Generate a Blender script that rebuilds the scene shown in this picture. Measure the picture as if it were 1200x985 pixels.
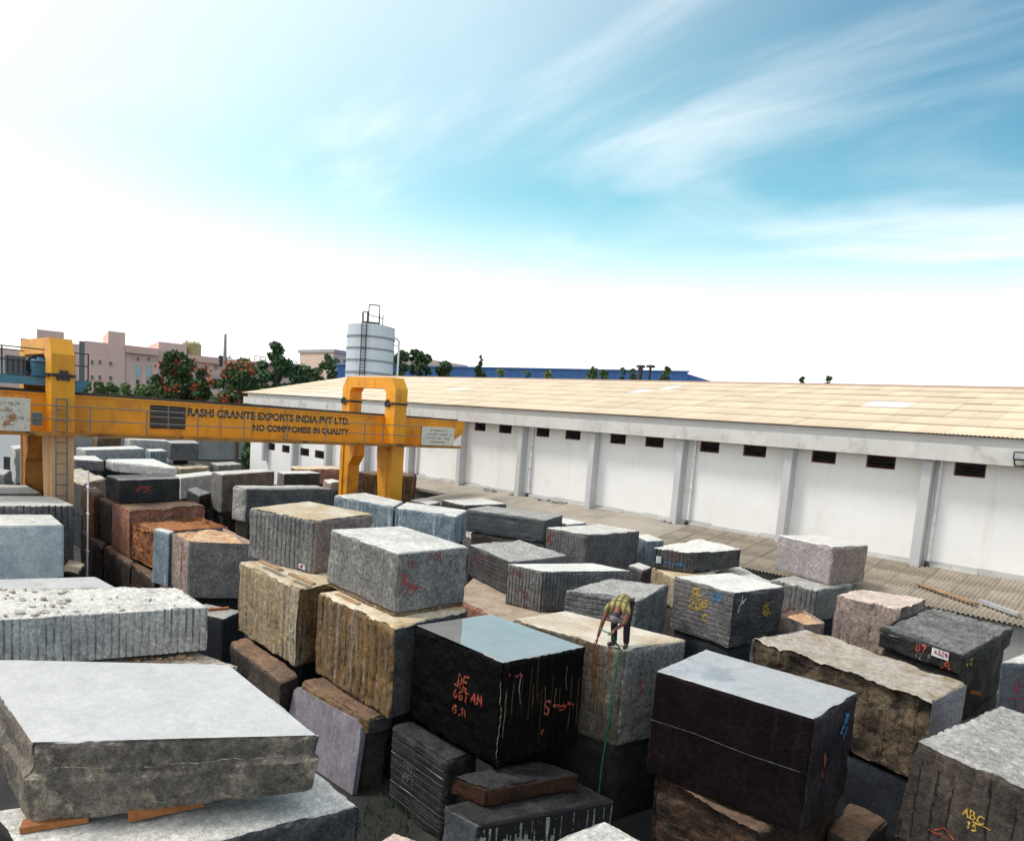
import bpy, math, random
import numpy as np
from mathutils import Vector, Matrix

for o in list(bpy.data.objects):
    bpy.data.objects.remove(o)
SC = bpy.context.scene
COL = SC.collection
R = math.radians

# ------------------------------------------------------------------ camera
# world axes follow the yard: X runs along the warehouse wall, Y towards it
CAM_H = 8.0
FPX, PPX, PPY = 825.0, 600.0, 585.0          # photograph is 1200 x 985
yaw, pitch, roll = R(-43.8), R(6.4), R(4.3)
FW = np.array([math.sin(yaw) * math.cos(pitch), math.cos(yaw) * math.cos(pitch), -math.sin(pitch)])
RT = np.array([math.cos(yaw), -math.sin(yaw), 0.0])
UP = np.cross(RT, FW)
RT, UP = math.cos(roll) * RT + math.sin(roll) * UP, -math.sin(roll) * RT + math.cos(roll) * UP
cd = bpy.data.cameras.new('camera')
cd.sensor_width = 36.0
cd.sensor_fit = 'HORIZONTAL'
cd.lens = FPX / 1200.0 * 36.0
cd.shift_y = (PPY - 492.5) / 1200.0
cd.clip_start, cd.clip_end = 0.1, 4000.0
cam = bpy.data.objects.new('camera', cd)
COL.objects.link(cam)
cam.matrix_world = Matrix(((RT[0], UP[0], -FW[0], 0.0), (RT[1], UP[1], -FW[1], 0.0), (RT[2], UP[2], -FW[2], CAM_H), (0, 0, 0, 1)))
SC.camera = cam
SC.render.resolution_x, SC.render.resolution_y = 1024, 840

# ------------------------------------------------------------------ sun, sky, exposure
SUN_EL = R(56)
SUN_DIR = Vector((-0.62, -0.55, 0.0)).normalized()     # horizontal direction towards the sun
sv = Vector((SUN_DIR.x * math.cos(SUN_EL), SUN_DIR.y * math.cos(SUN_EL), math.sin(SUN_EL)))
sd = bpy.data.lights.new('sun', 'SUN')
sd.energy, sd.angle, sd.color = 1.5, R(12), (1.0, 0.95, 0.87)
so = bpy.data.objects.new('sun', sd)
so.rotation_euler = sv.to_track_quat('Z', 'Y').to_euler()
so.location = (0, 0, 60)
COL.objects.link(so)

W = bpy.data.worlds.new('World')
SC.world = W
W.use_nodes = True
nt = W.node_tree
nt.nodes.clear()
def N(t, kind, **kw):
    n = t.nodes.new(kind)
    for k, v in kw.items():
        if k.startswith('i_'):
            key = k[2:]
            key = int(key) if key.isdigit() else key.replace('_', ' ')
            n.inputs[key].default_value = v
        else:
            setattr(n, k, v)
    return n
def K(t, a, b):
    t.links.new(a, b)
def MATH(t, op, a, b=None, c=None, clamp=False):
    n = t.nodes.new('ShaderNodeMath'); n.operation = op; n.use_clamp = clamp
    for i, v in enumerate((a, b, c)):
        if v is None: continue
        if isinstance(v, (int, float)): n.inputs[i].default_value = v
        else: t.links.new(v, n.inputs[i])
    return n.outputs[0]
def MIX(t, f, a, b, blend='MIX'):
    n = t.nodes.new('ShaderNodeMix'); n.data_type = 'RGBA'; n.blend_type = blend; n.clamp_factor = True
    for sock, v in ((n.inputs[0], f), (n.inputs[6], a), (n.inputs[7], b)):
        if isinstance(v, (int, float)): sock.default_value = v
        elif isinstance(v, tuple): sock.default_value = v if len(v) == 4 else v + (1.0,)
        else: t.links.new(v, sock)
    return n.outputs[2]
def RAMP(t, f, lo, hi, a=0.0, b=1.0, smooth=True):
    n = t.nodes.new('ShaderNodeMapRange'); n.clamp = True
    n.interpolation_type = 'SMOOTHSTEP' if smooth else 'LINEAR'
    t.links.new(f, n.inputs[0])
    for i, v in enumerate((lo, hi, a, b)): n.inputs[i + 1].default_value = v
    return n.outputs[0]

sky = N(nt, 'ShaderNodeTexSky', sky_type='NISHITA', sun_disc=False)
sky.sun_elevation = SUN_EL
sky.sun_rotation = math.atan2(SUN_DIR.x, SUN_DIR.y)
sky.air_density, sky.dust_density, sky.ozone_density = 1.0, 0.6, 1.0
tc = N(nt, 'ShaderNodeTexCoord')
sep = N(nt, 'ShaderNodeSeparateXYZ')
K(nt, tc.outputs['Generated'], sep.inputs[0])
dx, dy, dz = sep.outputs
# the sky clears away from the hazy sun side, with the thick haze lying along the horizon
away = MATH(nt, 'ADD', MATH(nt, 'MULTIPLY', dx, 0.72), MATH(nt, 'MULTIPLY', dy, 0.69))
# thin cloud sheets: noise on the direction projected to a flat layer
lay = N(nt, 'ShaderNodeCombineXYZ')
zz = MATH(nt, 'ADD', MATH(nt, 'MAXIMUM', dz, 0.0), 0.16)
K(nt, MATH(nt, 'DIVIDE', dx, zz), lay.inputs[0]); K(nt, MATH(nt, 'DIVIDE', dy, zz), lay.inputs[1])
mp = N(nt, 'ShaderNodeMapping'); mp.inputs['Rotation'].default_value = (0, 0, R(38)); mp.inputs['Scale'].default_value = (0.55, 1.25, 1.0)
mp.inputs['Location'].default_value = (1.5, 0.2, 0.0)
K(nt, lay.outputs[0], mp.inputs[0])
n1 = N(nt, 'ShaderNodeTexNoise', i_Scale=0.85, i_Detail=7.0, i_Roughness=0.52, i_Distortion=0.9); K(nt, mp.outputs[0], n1.inputs['Vector'])
n2 = N(nt, 'ShaderNodeTexNoise', i_Scale=0.45, i_Detail=2.0, i_Roughness=0.5, i_Distortion=0.4); K(nt, mp.outputs[0], n2.inputs['Vector'])
# whitening grows towards the veiled sun
sdot = MATH(nt, 'ADD', MATH(nt, 'ADD', MATH(nt, 'MULTIPLY', dx, sv.x), MATH(nt, 'MULTIPLY', dy, sv.y)), MATH(nt, 'MULTIPLY', dz, sv.z))
sdot = MATH(nt, 'ADD', sdot, MATH(nt, 'MULTIPLY', MATH(nt, 'SUBTRACT', n2.outputs[0], 0.5), 0.35))
clearf = RAMP(nt, sdot, 0.10, 0.95, 1.0, 0.0)
lowhaze = RAMP(nt, dz, 0.09, 0.31)
clearf = MATH(nt, 'MULTIPLY', clearf, lowhaze)
cl = RAMP(nt, n1.outputs[0], 0.46, 0.74)
clearf = MATH(nt, 'MULTIPLY', clearf, MATH(nt, 'SUBTRACT', 1.0, MATH(nt, 'MULTIPLY', cl, 0.68)))
blue = MIX(nt, 1.0, sky.outputs[0], (0.80, 1.36, 1.08), 'MULTIPLY')
blue = MIX(nt, RAMP(nt, MATH(nt, 'ADD', MATH(nt, 'MULTIPLY', away, 0.6), dz), 0.35, 0.85), blue, MIX(nt, 1.0, blue, (0.45, 0.62, 0.78), 'MULTIPLY'))
white = MIX(nt, RAMP(nt, dz, 0.0, 0.6), (8.3, 8.2, 8.0), (8.1, 8.1, 8.05))
skyc = MIX(nt, clearf, white, blue)
bg = N(nt, 'ShaderNodeBackground', i_Strength=0.1)
K(nt, skyc, bg.inputs[0])
wo = N(nt, 'ShaderNodeOutputWorld')
K(nt, bg.outputs[0], wo.inputs[0])

SC.render.engine = 'CYCLES'
SC.view_settings.view_transform = 'Standard'
SC.view_settings.look = 'None'
SC.view_settings.exposure = 0.78
SC.view_settings.gamma = 1.0
SC.view_settings.use_curve_mapping = False

# ------------------------------------------------------------------ helpers
CAMP = np.array([0.0, 0.0, CAM_H])
def ray(p):
    return RT * (p[0] - PPX) / FPX - UP * (p[1] - PPY) / FPX + FW
def on_z(p, z):
    d = ray(p); return CAMP + d * ((z - CAM_H) / d[2])
def on_y(p, y):
    d = ray(p); return CAMP + d * (y / d[1])
def on_x(p, x):
    d = ray(p); return CAMP + d * (x / d[0])
def depth(p, w):
    return CAMP + ray(p) * w

def tag(o, label=None, cat=None, group=None, kind=None):
    if label: o['label'] = label
    if cat: o['category'] = cat
    if group: o['group'] = group
    if kind: o['kind'] = kind
    return o
def empty(name, loc, rz=0.0):
    o = bpy.data.objects.new(name, None)
    o.location = loc; o.rotation_euler = (0, 0, rz); o.empty_display_size = 0.3
    COL.objects.link(o)
    return o
def mesh_obj(name, verts, faces, mats, parent=None, loc=None, mat_idx=None, smooth=False):
    me = bpy.data.meshes.new(name)
    me.from_pydata([tuple(v) for v in verts], [], faces)
    for m in (mats if isinstance(mats, (list, tuple)) else [mats]): me.materials.append(m)
    if mat_idx is not None: me.polygons.foreach_set('material_index', mat_idx)
    if smooth: me.polygons.foreach_set('use_smooth', [True] * len(me.polygons))
    me.update()
    o = bpy.data.objects.new(name, me)
    COL.objects.link(o)
    if parent is not None: o.parent = parent
    if loc is not None: o.location = loc
    return o
class MB:
    """collects simple shapes into one mesh"""
    def __init__(s): s.v = []; s.f = []; s.sm = []
    def add(s, vs, fs, smooth=False):
        b = len(s.v); s.v += [tuple(map(float, v)) for v in vs]
        s.f += [tuple(i + b for i in f) for f in fs]; s.sm += [smooth] * len(fs)
    def box(s, x0, x1, y0, y1, z0, z1):
        s.add([(x0,y0,z0),(x1,y0,z0),(x1,y1,z0),(x0,y1,z0),(x0,y0,z1),(x1,y0,z1),(x1,y1,z1),(x0,y1,z1)],
              [(3,2,1,0),(4,5,6,7),(0,1,5,4),(1,2,6,5),(2,3,7,6),(3,0,4,7)])
        return s
    def cbox(s, x0, x1, y0, y1, z0, z1, c=0.02):
        """box with chamfered edges"""
        xs, ys, zs = (x0, x1), (y0, y1), (z0, z1); vs = []; idx = {}
        for i in (0, 1):
            for j in (0, 1):
                for k in (0, 1):
                    for a in range(3):
                        p = [xs[i], ys[j], zs[k]]
                        q = [(1, -1)[i], (1, -1)[j], (1, -1)[k]]
                        for b in range(3):
                            if b != a: p[b] += q[b] * c
                        idx[(i, j, k, a)] = len(vs); vs.append(p)
        fs = []
        def quad(a, sgn, cs):
            f = [idx[c + (a,)] for c in cs]; fs.append(tuple(f if sgn else f[::-1]))
        quad(0, 0, [(0,0,0),(0,1,0),(0,1,1),(0,0,1)]); quad(0, 1, [(1,0,0),(1,1,0),(1,1,1),(1,0,1)])
        quad(1, 1, [(0,0,0),(1,0,0),(1,0,1),(0,0,1)]); quad(1, 0, [(0,1,0),(1,1,0),(1,1,1),(0,1,1)])
        quad(2, 0, [(0,0,0),(1,0,0),(1,1,0),(0,1,0)]); quad(2, 1, [(0,0,1),(1,0,1),(1,1,1),(0,1,1)])
        for a, b, c3 in ((0, 1, 2), (0, 2, 1), (1, 2, 0)):
            for u in (0, 1):
                for w in (0, 1):
                    def key(t):
                        k3 = [0, 0, 0]; k3[a] = u; k3[b] = w; k3[c3] = t; return tuple(k3)
                    fs.append((idx[key(0)+(a,)], idx[key(1)+(a,)], idx[key(1)+(b,)], idx[key(0)+(b,)]))
        for i in (0, 1):
            for j in (0, 1):
                for k in (0, 1): fs.append(tuple(idx[(i, j, k, a)] for a in range(3)))
        s.add(vs, fs)
        return s
    def tube(s, p, q, r, n=8, r2=None, caps=True):
        p, q = Vector(p), Vector(q); d = (q - p)
        if d.length < 1e-6: return s
        d.normalize(); a = d.orthogonal().normalized(); b = d.cross(a); r2 = r if r2 is None else r2
        vs = []
        for c, rr in ((p, r), (q, r2)):
            for i in range(n):
                t = 2 * math.pi * i / n; vs.append(c + a * (math.cos(t) * rr) + b * (math.sin(t) * rr))
        fs = [(i, (i + 1) % n, n + (i + 1) % n, n + i) for i in range(n)]
        s.add(vs, fs, True)
        if caps: s.add(vs, [tuple(range(n - 1, -1, -1)), tuple(range(n, 2 * n))])
        return s
    def path(s, pts, r, n=6):
        for a, b in zip(pts[:-1], pts[1:]): s.tube(a, b, r, n)
        return s
    def bar(s, p, q, w, h, up=(0, 0, 1)):
        p, q = Vector(p), Vector(q); d = (q - p).normalized(); u = Vector(up)
        sd_ = d.cross(u)
        if sd_.length < 1e-4: sd_ = d.cross(Vector((0, 1, 0)))
        sd_.normalize(); u = sd_.cross(d)
        vs = [c + sd_ * (a * w / 2) + u * (b * h / 2) for c in (p, q) for a, b in ((-1,-1),(1,-1),(1,1),(-1,1))]
        s.add(vs, [(3,2,1,0),(4,5,6,7),(0,1,5,4),(1,2,6,5),(2,3,7,6),(3,0,4,7)])
        return s
    def prism(s, poly, fn, d0, d1):
        """extrude a 2D polygon; fn(a, b, d) gives the point"""
        n = len(poly)
        vs = [fn(a, b, d0) for a, b in poly] + [fn(a, b, d1) for a, b in poly]
        s.add(vs, [tuple(range(n - 1, -1, -1)), tuple(range(n, 2 * n))] + [(i, (i + 1) % n, n + (i + 1) % n, n + i) for i in range(n)])
        return s
    def build(s, name, mat, parent=None, loc=None):
        o = mesh_obj(name, s.v, s.f, mat, parent, loc)
        o.data.polygons.foreach_set('use_smooth', s.sm)
        # make normals consistent
        import bmesh
        bm = bmesh.new(); bm.from_mesh(o.data); bmesh.ops.recalc_face_normals(bm, faces=bm.faces); bm.to_mesh(o.data); bm.free()
        return o

# ------------------------------------------------------------------ materials
MATS = {}
def newmat(name):
    m = bpy.data.materials.new(name); m.use_nodes = True
    t = m.node_tree; t.nodes.clear()
    b = N(t, 'ShaderNodeBsdfPrincipled'); o = N(t, 'ShaderNodeOutputMaterial')
    K(t, b.outputs[0], o.inputs[0])
    MATS[name] = m
    return m, t, b
def noise(t, vec, scale, detail=4.0, rough=0.55, dist=0.0):
    n = N(t, 'ShaderNodeTexNoise', i_Scale=scale, i_Detail=detail, i_Roughness=rough, i_Distortion=dist)
    if vec is not None: K(t, vec, n.inputs['Vector'])
    return n.outputs[0]
def mapped(t, vec, scale=(1, 1, 1), rot=(0, 0, 0)):
    m = N(t, 'ShaderNodeMapping'); m.inputs['Scale'].default_value = scale; m.inputs['Rotation'].default_value = rot
    K(t, vec, m.inputs[0]); return m.outputs[0]
def simple(name, col, rough=0.6, metal=0.0, var=0.12, scale=3.0, bump=0.0, spec=0.5, dirt=None, streak=None):
    m, t, b = newmat(name)
    tcx = N(t, 'ShaderNodeTexCoord').outputs['Object']
    c = MIX(t, RAMP(t, noise(t, tcx, scale, 6.0, 0.6), 0.3, 0.7), tuple(x * (1 - var) for x in col), tuple(min(1, x * (1 + var)) for x in col))
    if dirt:
        dc, lo, hi, ds = dirt
        c = MIX(t, RAMP(t, noise(t, tcx, ds, 6.0, 0.62, 0.4), lo, hi), c, dc)
    if streak:
        sc_, amt, lo, hi, s3 = streak
        f = RAMP(t, noise(t, mapped(t, tcx, s3), 1.0, 5.0, 0.6), lo, hi)
        c = MIX(t, MATH(t, 'MULTIPLY', f, amt), c, sc_)
    K(t, c, b.inputs['Base Color'])
    b.inputs['Roughness'].default_value = rough; b.inputs['Metallic'].default_value = metal
    b.inputs['Specular IOR Level'].default_value = spec
    if bump:
        bp = N(t, 'ShaderNodeBump', i_Strength=0.6, i_Distance=bump)
        K(t, noise(t, tcx, scale * 6, 4.0, 0.6), bp.inputs['Height']); K(t, bp.outputs[0], b.inputs['Normal'])
    return m
ALB = {'black': .3, 'black_rust': .5, 'maroon': .45, 'midgrey': 1.05, 'darkgrey': 1.0, 'grey': .9, 'slate': .6, 'umber': .85, 'beige': .85, 'brown': .75, 'rust': 1.25, 'reddish': 1.35, 'marble': 1.2, 'palegrey': 1.15, 'lilac': .85, 'pinkgrey': .95, 'bluegrey': 1.0, 'purpleslab': .8, 'warmrough': .75, 'slabside': 1.25}
def stone(name, c1, c2, speck=0.35, sscale=70.0, streak=None, rough=0.75, rvar=0.1, bump=0.012, big=1.6, patch=None, spec=0.35, vein=None, rand=0.14):
    kf = ALB.get(name, 1.0 if name.startswith('t_') else 0.6)
    wb = (1.05, 1.0, 0.93)
    c1, c2 = tuple(x * kf * w_ for x, w_ in zip(c1, wb)), tuple(x * kf * w_ for x, w_ in zip(c2, wb))
    if streak: streak = (tuple(x * kf for x in streak[0]),) + streak[1:]
    if patch: patch = (tuple(x * kf for x in patch[0]),) + patch[1:]
    if vein: vein = (tuple(x * kf for x in vein[0]),) + vein[1:]
    m, t, b = newmat(name)
    tcn = N(t, 'ShaderNodeTexCoord')
    oi = N(t, 'ShaderNodeObjectInfo')
    off = N(t, 'ShaderNodeVectorMath', operation='ADD'); K(t, tcn.outputs['Object'], off.inputs[0])
    sc = N(t, 'ShaderNodeVectorMath', operation='SCALE'); K(t, oi.outputs['Location'], sc.inputs[0]); sc.inputs['Scale'].default_value = 1.7
    K(t, sc.outputs[0], off.inputs[1]); v = off.outputs[0]
    c = MIX(t, RAMP(t, noise(t, v, big, 7.0, 0.62, 0.3), 0.32, 0.68), c1, c2)
    if vein:
        vc, va, vrot = vein
        f = RAMP(t, noise(t, mapped(t, v, (1.2, 1.2, 9.0), vrot), 1.0, 5.0, 0.6, 1.2), 0.52, 0.66)
        c = MIX(t, MATH(t, 'MULTIPLY', f, va), c, vc)
    if patch:
        pc, lo, hi, ps = patch
        c = MIX(t, RAMP(t, noise(t, v, ps, 6.0, 0.65, 0.6), lo, hi), c, pc)
    if streak:
        stc, amt, lo, hi = streak
        f = RAMP(t, noise(t, mapped(t, v, (7.0, 7.0, 0.35)), 1.0, 6.0, 0.62, 0.25), lo, hi)
        c = MIX(t, MATH(t, 'MULTIPLY', f, amt), c, stc)
    sp = noise(t, v, sscale, 2.0, 0.7)
    sp2 = noise(t, v, sscale * 0.28, 3.0, 0.7)
    sp3 = noise(t, v, 9.0, 9.0, 0.78, 0.6)
    gr = RAMP(t, sp3, 0.36, 0.64, 1 - speck * 0.75, 1 + speck * 0.75, False)
    k = MATH(t, 'ADD', RAMP(t, sp, 0.3, 0.7, 1 - speck, 1 + speck, False), RAMP(t, sp2, 0.32, 0.68, -speck * 0.9, speck * 0.9, False))
    k = MATH(t, 'MULTIPLY', k, gr)
    pit = RAMP(t, noise(t, v, 30.0, 3.0, 0.8), 0.66, 0.72, 1.0, 1 - min(.8, speck * 1.3), False)
    k = MATH(t, 'MULTIPLY', k, pit)
    k = MATH(t, 'MULTIPLY', k, MATH(t, 'ADD', 1 - rand, MATH(t, 'MULTIPLY', oi.outputs['Random'], 2 * rand)))
    hs = N(t, 'ShaderNodeVectorMath', operation='SCALE'); K(t, c, hs.inputs[0]); K(t, k, hs.inputs['Scale'])
    K(t, hs.outputs[0], b.inputs['Base Color'])
    rr = RAMP(t, noise(t, v, big * 1.7, 5.0, 0.6), 0.3, 0.7, max(0.02, rough - rvar), min(1, rough + rvar))
    K(t, rr, b.inputs['Roughness'])
    b.inputs['Specular IOR Level'].default_value = spec
    if bump:
        bp = N(t, 'ShaderNodeBump', i_Strength=0.9, i_Distance=bump * 1.6)
        h = MATH(t, 'ADD', MATH(t, 'ADD', noise(t, v, 22.0, 6.0, 0.7), MATH(t, 'MULTIPLY', sp, 0.35)), MATH(t, 'MULTIPLY', sp3, 1.2))
        K(t, h, bp.inputs['Height']); K(t, bp.outputs[0], b.inputs['Normal'])
    return m

# ------------------------------------------------------------------ common materials
simple('ground', (0.035, 0.033, 0.03), 0.85, var=0.3, scale=0.5, bump=0.03, dirt=((0.012, 0.012, 0.012), 0.45, 0.6, 0.23))
simple('white_wall', (0.82, 0.81, 0.80), 0.75, var=0.03, scale=0.5, bump=0.005, dirt=((0.70, 0.67, 0.63), 0.58, 0.76, 0.45), streak=((0.52, 0.48, 0.43), 0.35, 0.54, 0.82, (2.2, 2.2, 0.14)))
simple('pilaster_paint', (0.52, 0.52, 0.53), 0.8, var=0.04, scale=0.6, bump=0.004, streak=((0.40, 0.38, 0.36), 0.45, 0.5, 0.8, (3.0, 3.0, 0.2)))  # white pilasters greyed to carry side shade in the colour; streaks are stains
simple('fascia_concrete', (0.60, 0.585, 0.56), 0.85, var=0.07, scale=0.7, bump=0.006, streak=((0.26, 0.25, 0.24), 0.6, 0.5, 0.75, (1.6, 1.6, 0.7)), dirt=((0.42, 0.40, 0.37), 0.52, 0.7, 0.6))
simple('roof_sheet', (0.69, 0.565, 0.42), 0.8, var=0.10, scale=0.35, spec=0.3, dirt=((0.66, 0.60, 0.52), 0.50, 0.66, 0.07), streak=((0.52, 0.42, 0.31), 0.5, 0.5, 0.75, (1.2, 0.25, 0.25)))
simple('roof_sheet_pale', (0.70, 0.70, 0.68), 0.7, var=0.05, scale=0.5)
simple('ridge_cap', (0.36, 0.24, 0.18), 0.8)
simple('old_sheet', (0.31, 0.265, 0.21), 0.9, var=0.3, scale=0.6, spec=0.25, dirt=((0.27, 0.26, 0.24), 0.5, 0.66, 0.5), streak=((0.50, 0.44, 0.34), 0.7, 0.45, 0.7, (0.9, 0.2, 0.3)))
simple('concrete', (0.36, 0.355, 0.34), 0.9, var=0.12, scale=0.8, bump=0.01, streak=((0.2, 0.19, 0.18), 0.5, 0.5, 0.75, (2.0, 2.0, 0.2)))
simple('frame_red', (0.16, 0.06, 0.05), 0.7)
simple('dark_steel', (0.045, 0.045, 0.05), 0.55, 0.3)
simple('dark_void', (0.02, 0.02, 0.022), 0.8)
simple('pipe_white', (0.74, 0.74, 0.75), 0.5, dirt=((0.35, 0.33, 0.3), 0.55, 0.7, 2.0))
simple('steel_pale', (0.42, 0.43, 0.45), 0.5, 0.2, dirt=((0.28, 0.24, 0.2), 0.58, 0.7, 2.0))
simple('pink_render', (0.74, 0.52, 0.45), 0.85, var=0.05, scale=0.1, streak=((0.42, 0.30, 0.27), 0.35, 0.5, 0.8, (0.5, 0.5, 0.08)))
simple('pink_trim', (0.68, 0.46, 0.39), 0.85, var=0.05, scale=0.1)
simple('glass_teal', (0.25, 0.55, 0.58), 0.15, var=0.1)
simple('glass_dark', (0.06, 0.10, 0.11), 0.12)
simple('tank_gold', (0.35, 0.31, 0.16), 0.4, 0.3)
simple('silo_paint', (0.55, 0.62, 0.68), 0.5, var=0.04, scale=0.5, streak=((0.40, 0.44, 0.48), 0.4, 0.5, 0.75, (1.5, 1.5, 0.12)))
simple('silo_band', (0.22, 0.24, 0.26), 0.6)
simple('blue_cladding', (0.05, 0.15, 0.40), 0.5, var=0.06, scale=0.2)
simple('peach_wall', (0.66, 0.50, 0.40), 0.85, var=0.05, scale=0.1)
simple('bark', (0.10, 0.08, 0.06), 0.9, var=0.3, scale=4.0)
simple('timber', (0.34, 0.22, 0.12), 0.8, var=0.25, scale=4.0, dirt=((0.15, 0.1, 0.06), 0.5, 0.7, 3.0))
simple('timber_orange', (0.34, 0.12, 0.03), 0.75, var=0.25, scale=4.0)
def leaf_mat(name, a, b_):
    m, t, b = newmat(name)
    g = N(t, 'ShaderNodeNewGeometry')
    v = N(t, 'ShaderNodeTexCoord').outputs['Object']
    f = MATH(t, 'ADD', MATH(t, 'MULTIPLY', g.outputs['Random Per Island'], 0.5), MATH(t, 'MULTIPLY', noise(t, v, 0.7, 3.0), 0.5))
    K(t, MIX(t, RAMP(t, f, 0.25, 0.75), a, b_), b.inputs['Base Color'])
    b.inputs['Roughness'].default_value = 0.6
    b.inputs['Subsurface Weight'].default_value = 0.0
    return m
leaf_mat('leaf_dark', (0.028, 0.065, 0.024), (0.085, 0.16, 0.055))
leaf_mat('leaf_mid', (0.035, 0.08, 0.022), (0.10, 0.17, 0.05))
leaf_mat('leaf_olive', (0.08, 0.13, 0.045), (0.20, 0.27, 0.10))
leaf_mat('petal_red', (0.40, 0.04, 0.012), (0.55, 0.11, 0.03))
leaf_mat('grass_blade', (0.02, 0.06, 0.012), (0.05, 0.12, 0.03))

# ------------------------------------------------------------------ ground
g = MB()
g.add([(-900, -300, 0), (400, -300, 0), (400, 900, 0), (-900, 900, 0)], [(0, 1, 2, 3)])
tag(g.build('ground', MATS['ground']), kind='structure')

# ------------------------------------------------------------------ warehouse
WX0, WX1, WY = -70.0, 9.0, 33.5
EZ, EY, RZ, RY = 8.73, 32.6, 11.70, 46.0
wh = empty('warehouse', (-30, WY, 0))
tag(wh, 'long white warehouse with a tan corrugated roof and small high windows', 'warehouse')
def wpart(mb, name, mat, parent=wh):
    o = mb.build(name, MATS[mat] if isinstance(mat, str) else mat)
    o.parent = parent
    o.matrix_parent_inverse = Matrix.Translation(-parent.location) if parent.parent is None else Matrix.Identity(4)
    return o
STEP = 5.83
pils = [-7.95 - STEP * k for k in range(-2, 11)]
bays = [(pils[i + 1], pils[i]) for i in range(len(pils) - 1)]
wins = []
for (a, b) in bays:
    w = b - a
    for f0, f1 in ((0.145, 0.335), (0.56, 0.765)):
        wins.append((a + w * f0, a + w * f1))
wins = sorted(w for w in wins if w[0] > -56 and w[1] < WX1 - 0.3)
# lower, bigger windows near the far end
lowins = [(-66.1, -64.8), (-63.4, -61.9), (-59.9, -58.3), (-57.3, -55.7)]
zw0, zw1 = 7.10, 7.66
m = MB()
m.box(WX0, -67.2, WY, WY + 0.23, 0, zw1)
def wallseg(x0, x1, z0, z1): m.box(x0, x1, WY, WY + 0.23, z0, z1)
# far stretch with low windows (z 3.3 - 4.0)
wallseg(-67.2, -55.0, 0, 3.3); wallseg(-67.2, -55.0, 4.0, zw1)
xs = [-67.2] + [v for p in lowins for v in p] + [-55.0]
for i in range(0, len(xs), 2): wallseg(xs[i], xs[i + 1], 3.3, 4.0)
wallseg(-55.0, WX1, 0, zw0)
xs = [-55.0] + [v for p in wins for v in p] + [WX1]
for i in range(0, len(xs), 2): wallseg(xs[i], xs[i + 1], zw0, zw1)
wpart(m, 'front_wall', 'white_wall')
for nm, x in (('end_wall', WX0), ('end_wall', WX1)):
    m = MB(); m.prism([(WY + 0.25, 0), (58.5, 0), (58.5, EZ - 0.3), (RY, RZ - 0.35), (WY + 0.25, EZ - 0.3)], lambda a, b, d: (d, a, b), x, x + 0.22)
    wpart(m, nm, 'white_wall')
m = MB(); m.box(WX0 + .25, WX1 - .03, 58.3, 58.5, 0, EZ - 0.3); wpart(m, 'back_wall', 'white_wall')
for x in pils:
    if x < WX0 + 0.5 or x > WX1: continue
    m = MB(); m.cbox(x - 0.19, x + 0.19, WY - 0.58, WY - 0.003, 2.2, zw1, 0.015)
    wpart(m, 'pilaster', 'pilaster_paint')
m = MB(); m.box(WX0 - 0.1, WX1 + .1, EY + 0.02, EY + 0.20, 7.68, 8.36); m.box(WX0 - 0.1, WX1 + .1, EY + 0.203, WY + 0.3, 7.69, 7.82)
wpart(m, 'fascia', 'fascia_concrete')
m = MB(); m.box(WX0 - 0.05, WX1 + .05, EY + 0.46, EY + 0.60, 7.83, 8.72); wpart(m, 'parapet_strip', 'white_wall')
def bars_window(x0, x1, z0, z1, n):
    f = MB(); fw = 0.05
    f.box(x0, x1, WY + 0.04, WY + 0.16, z0, z0 + fw); f.box(x0, x1, WY + 0.04, WY + 0.16, z1 - fw, z1)
    f.box(x0, x0 + fw, WY + 0.04, WY + 0.16, z0 + fw, z1 - fw); f.box(x1 - fw, x1, WY + 0.04, WY + 0.16, z0 + fw, z1 - fw)
    o = wpart(f, 'window', 'frame_red')
    s = MB()
    for i in range(n):
        z = z0 + (z1 - z0) * (i + 1) / (n + 1)
        s.bar((x0 + fw, WY + 0.10, z), (x1 - fw, WY + 0.10, z), 0.08, 0.018, (0, 0.6, 1))
    wpart(s, 'louvre', 'dark_steel', o)
for (a, b) in wins: bars_window(a, b, zw0, zw1, 3)
for (a, b) in lowins: bars_window(a, b, 3.3, 4.0, 2)
# roof: corrugated sheets, laid in rows; alike sheets share one mesh
PITCH, SW = 0.15, 1.05
nrows = 7
slope_len = math.hypot(RY - EY, RZ - EZ); row_l = slope_len / nrows
ud = Vector((0, RY - EY, RZ - EZ)).normalized(); un = Vector((0, -(RZ - EZ), RY - EY)).normalized()
def corr_profile(n_waves, per=4, amp=0.021):
    return [(i * PITCH / per, amp * math.cos(2 * math.pi * i / per)) for i in range(n_waves * per + 1)]
def sheet_mesh(name, length, mats, tilt=0.03):
    old = name.startswith('old')
    vs = []; fs = []; pr = corr_profile(7, 4, 0.040 if old else 0.021); tilt = 0.016 if old else tilt
    for v_, dz_ in ((-0.08, tilt), (length, 0.0)):
        for x, h in pr: vs.append((x, v_, h + dz_))
    n = len(pr)
    for x, h in pr: vs.append((x, -0.08, h + tilt - 0.008))       # visible edge thickness
    for i in range(n - 1):
        fs.append((i, i + 1, n + i + 1, n + i)); fs.append((2 * n + i, 2 * n + i + 1, i + 1, i))
    me = bpy.data.meshes.new(name); me.from_pydata(vs, [], fs)
    me.materials.append(mats); me.polygons.foreach_set('use_smooth', [True] * len(me.polygons)); me.update()
    return me
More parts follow.
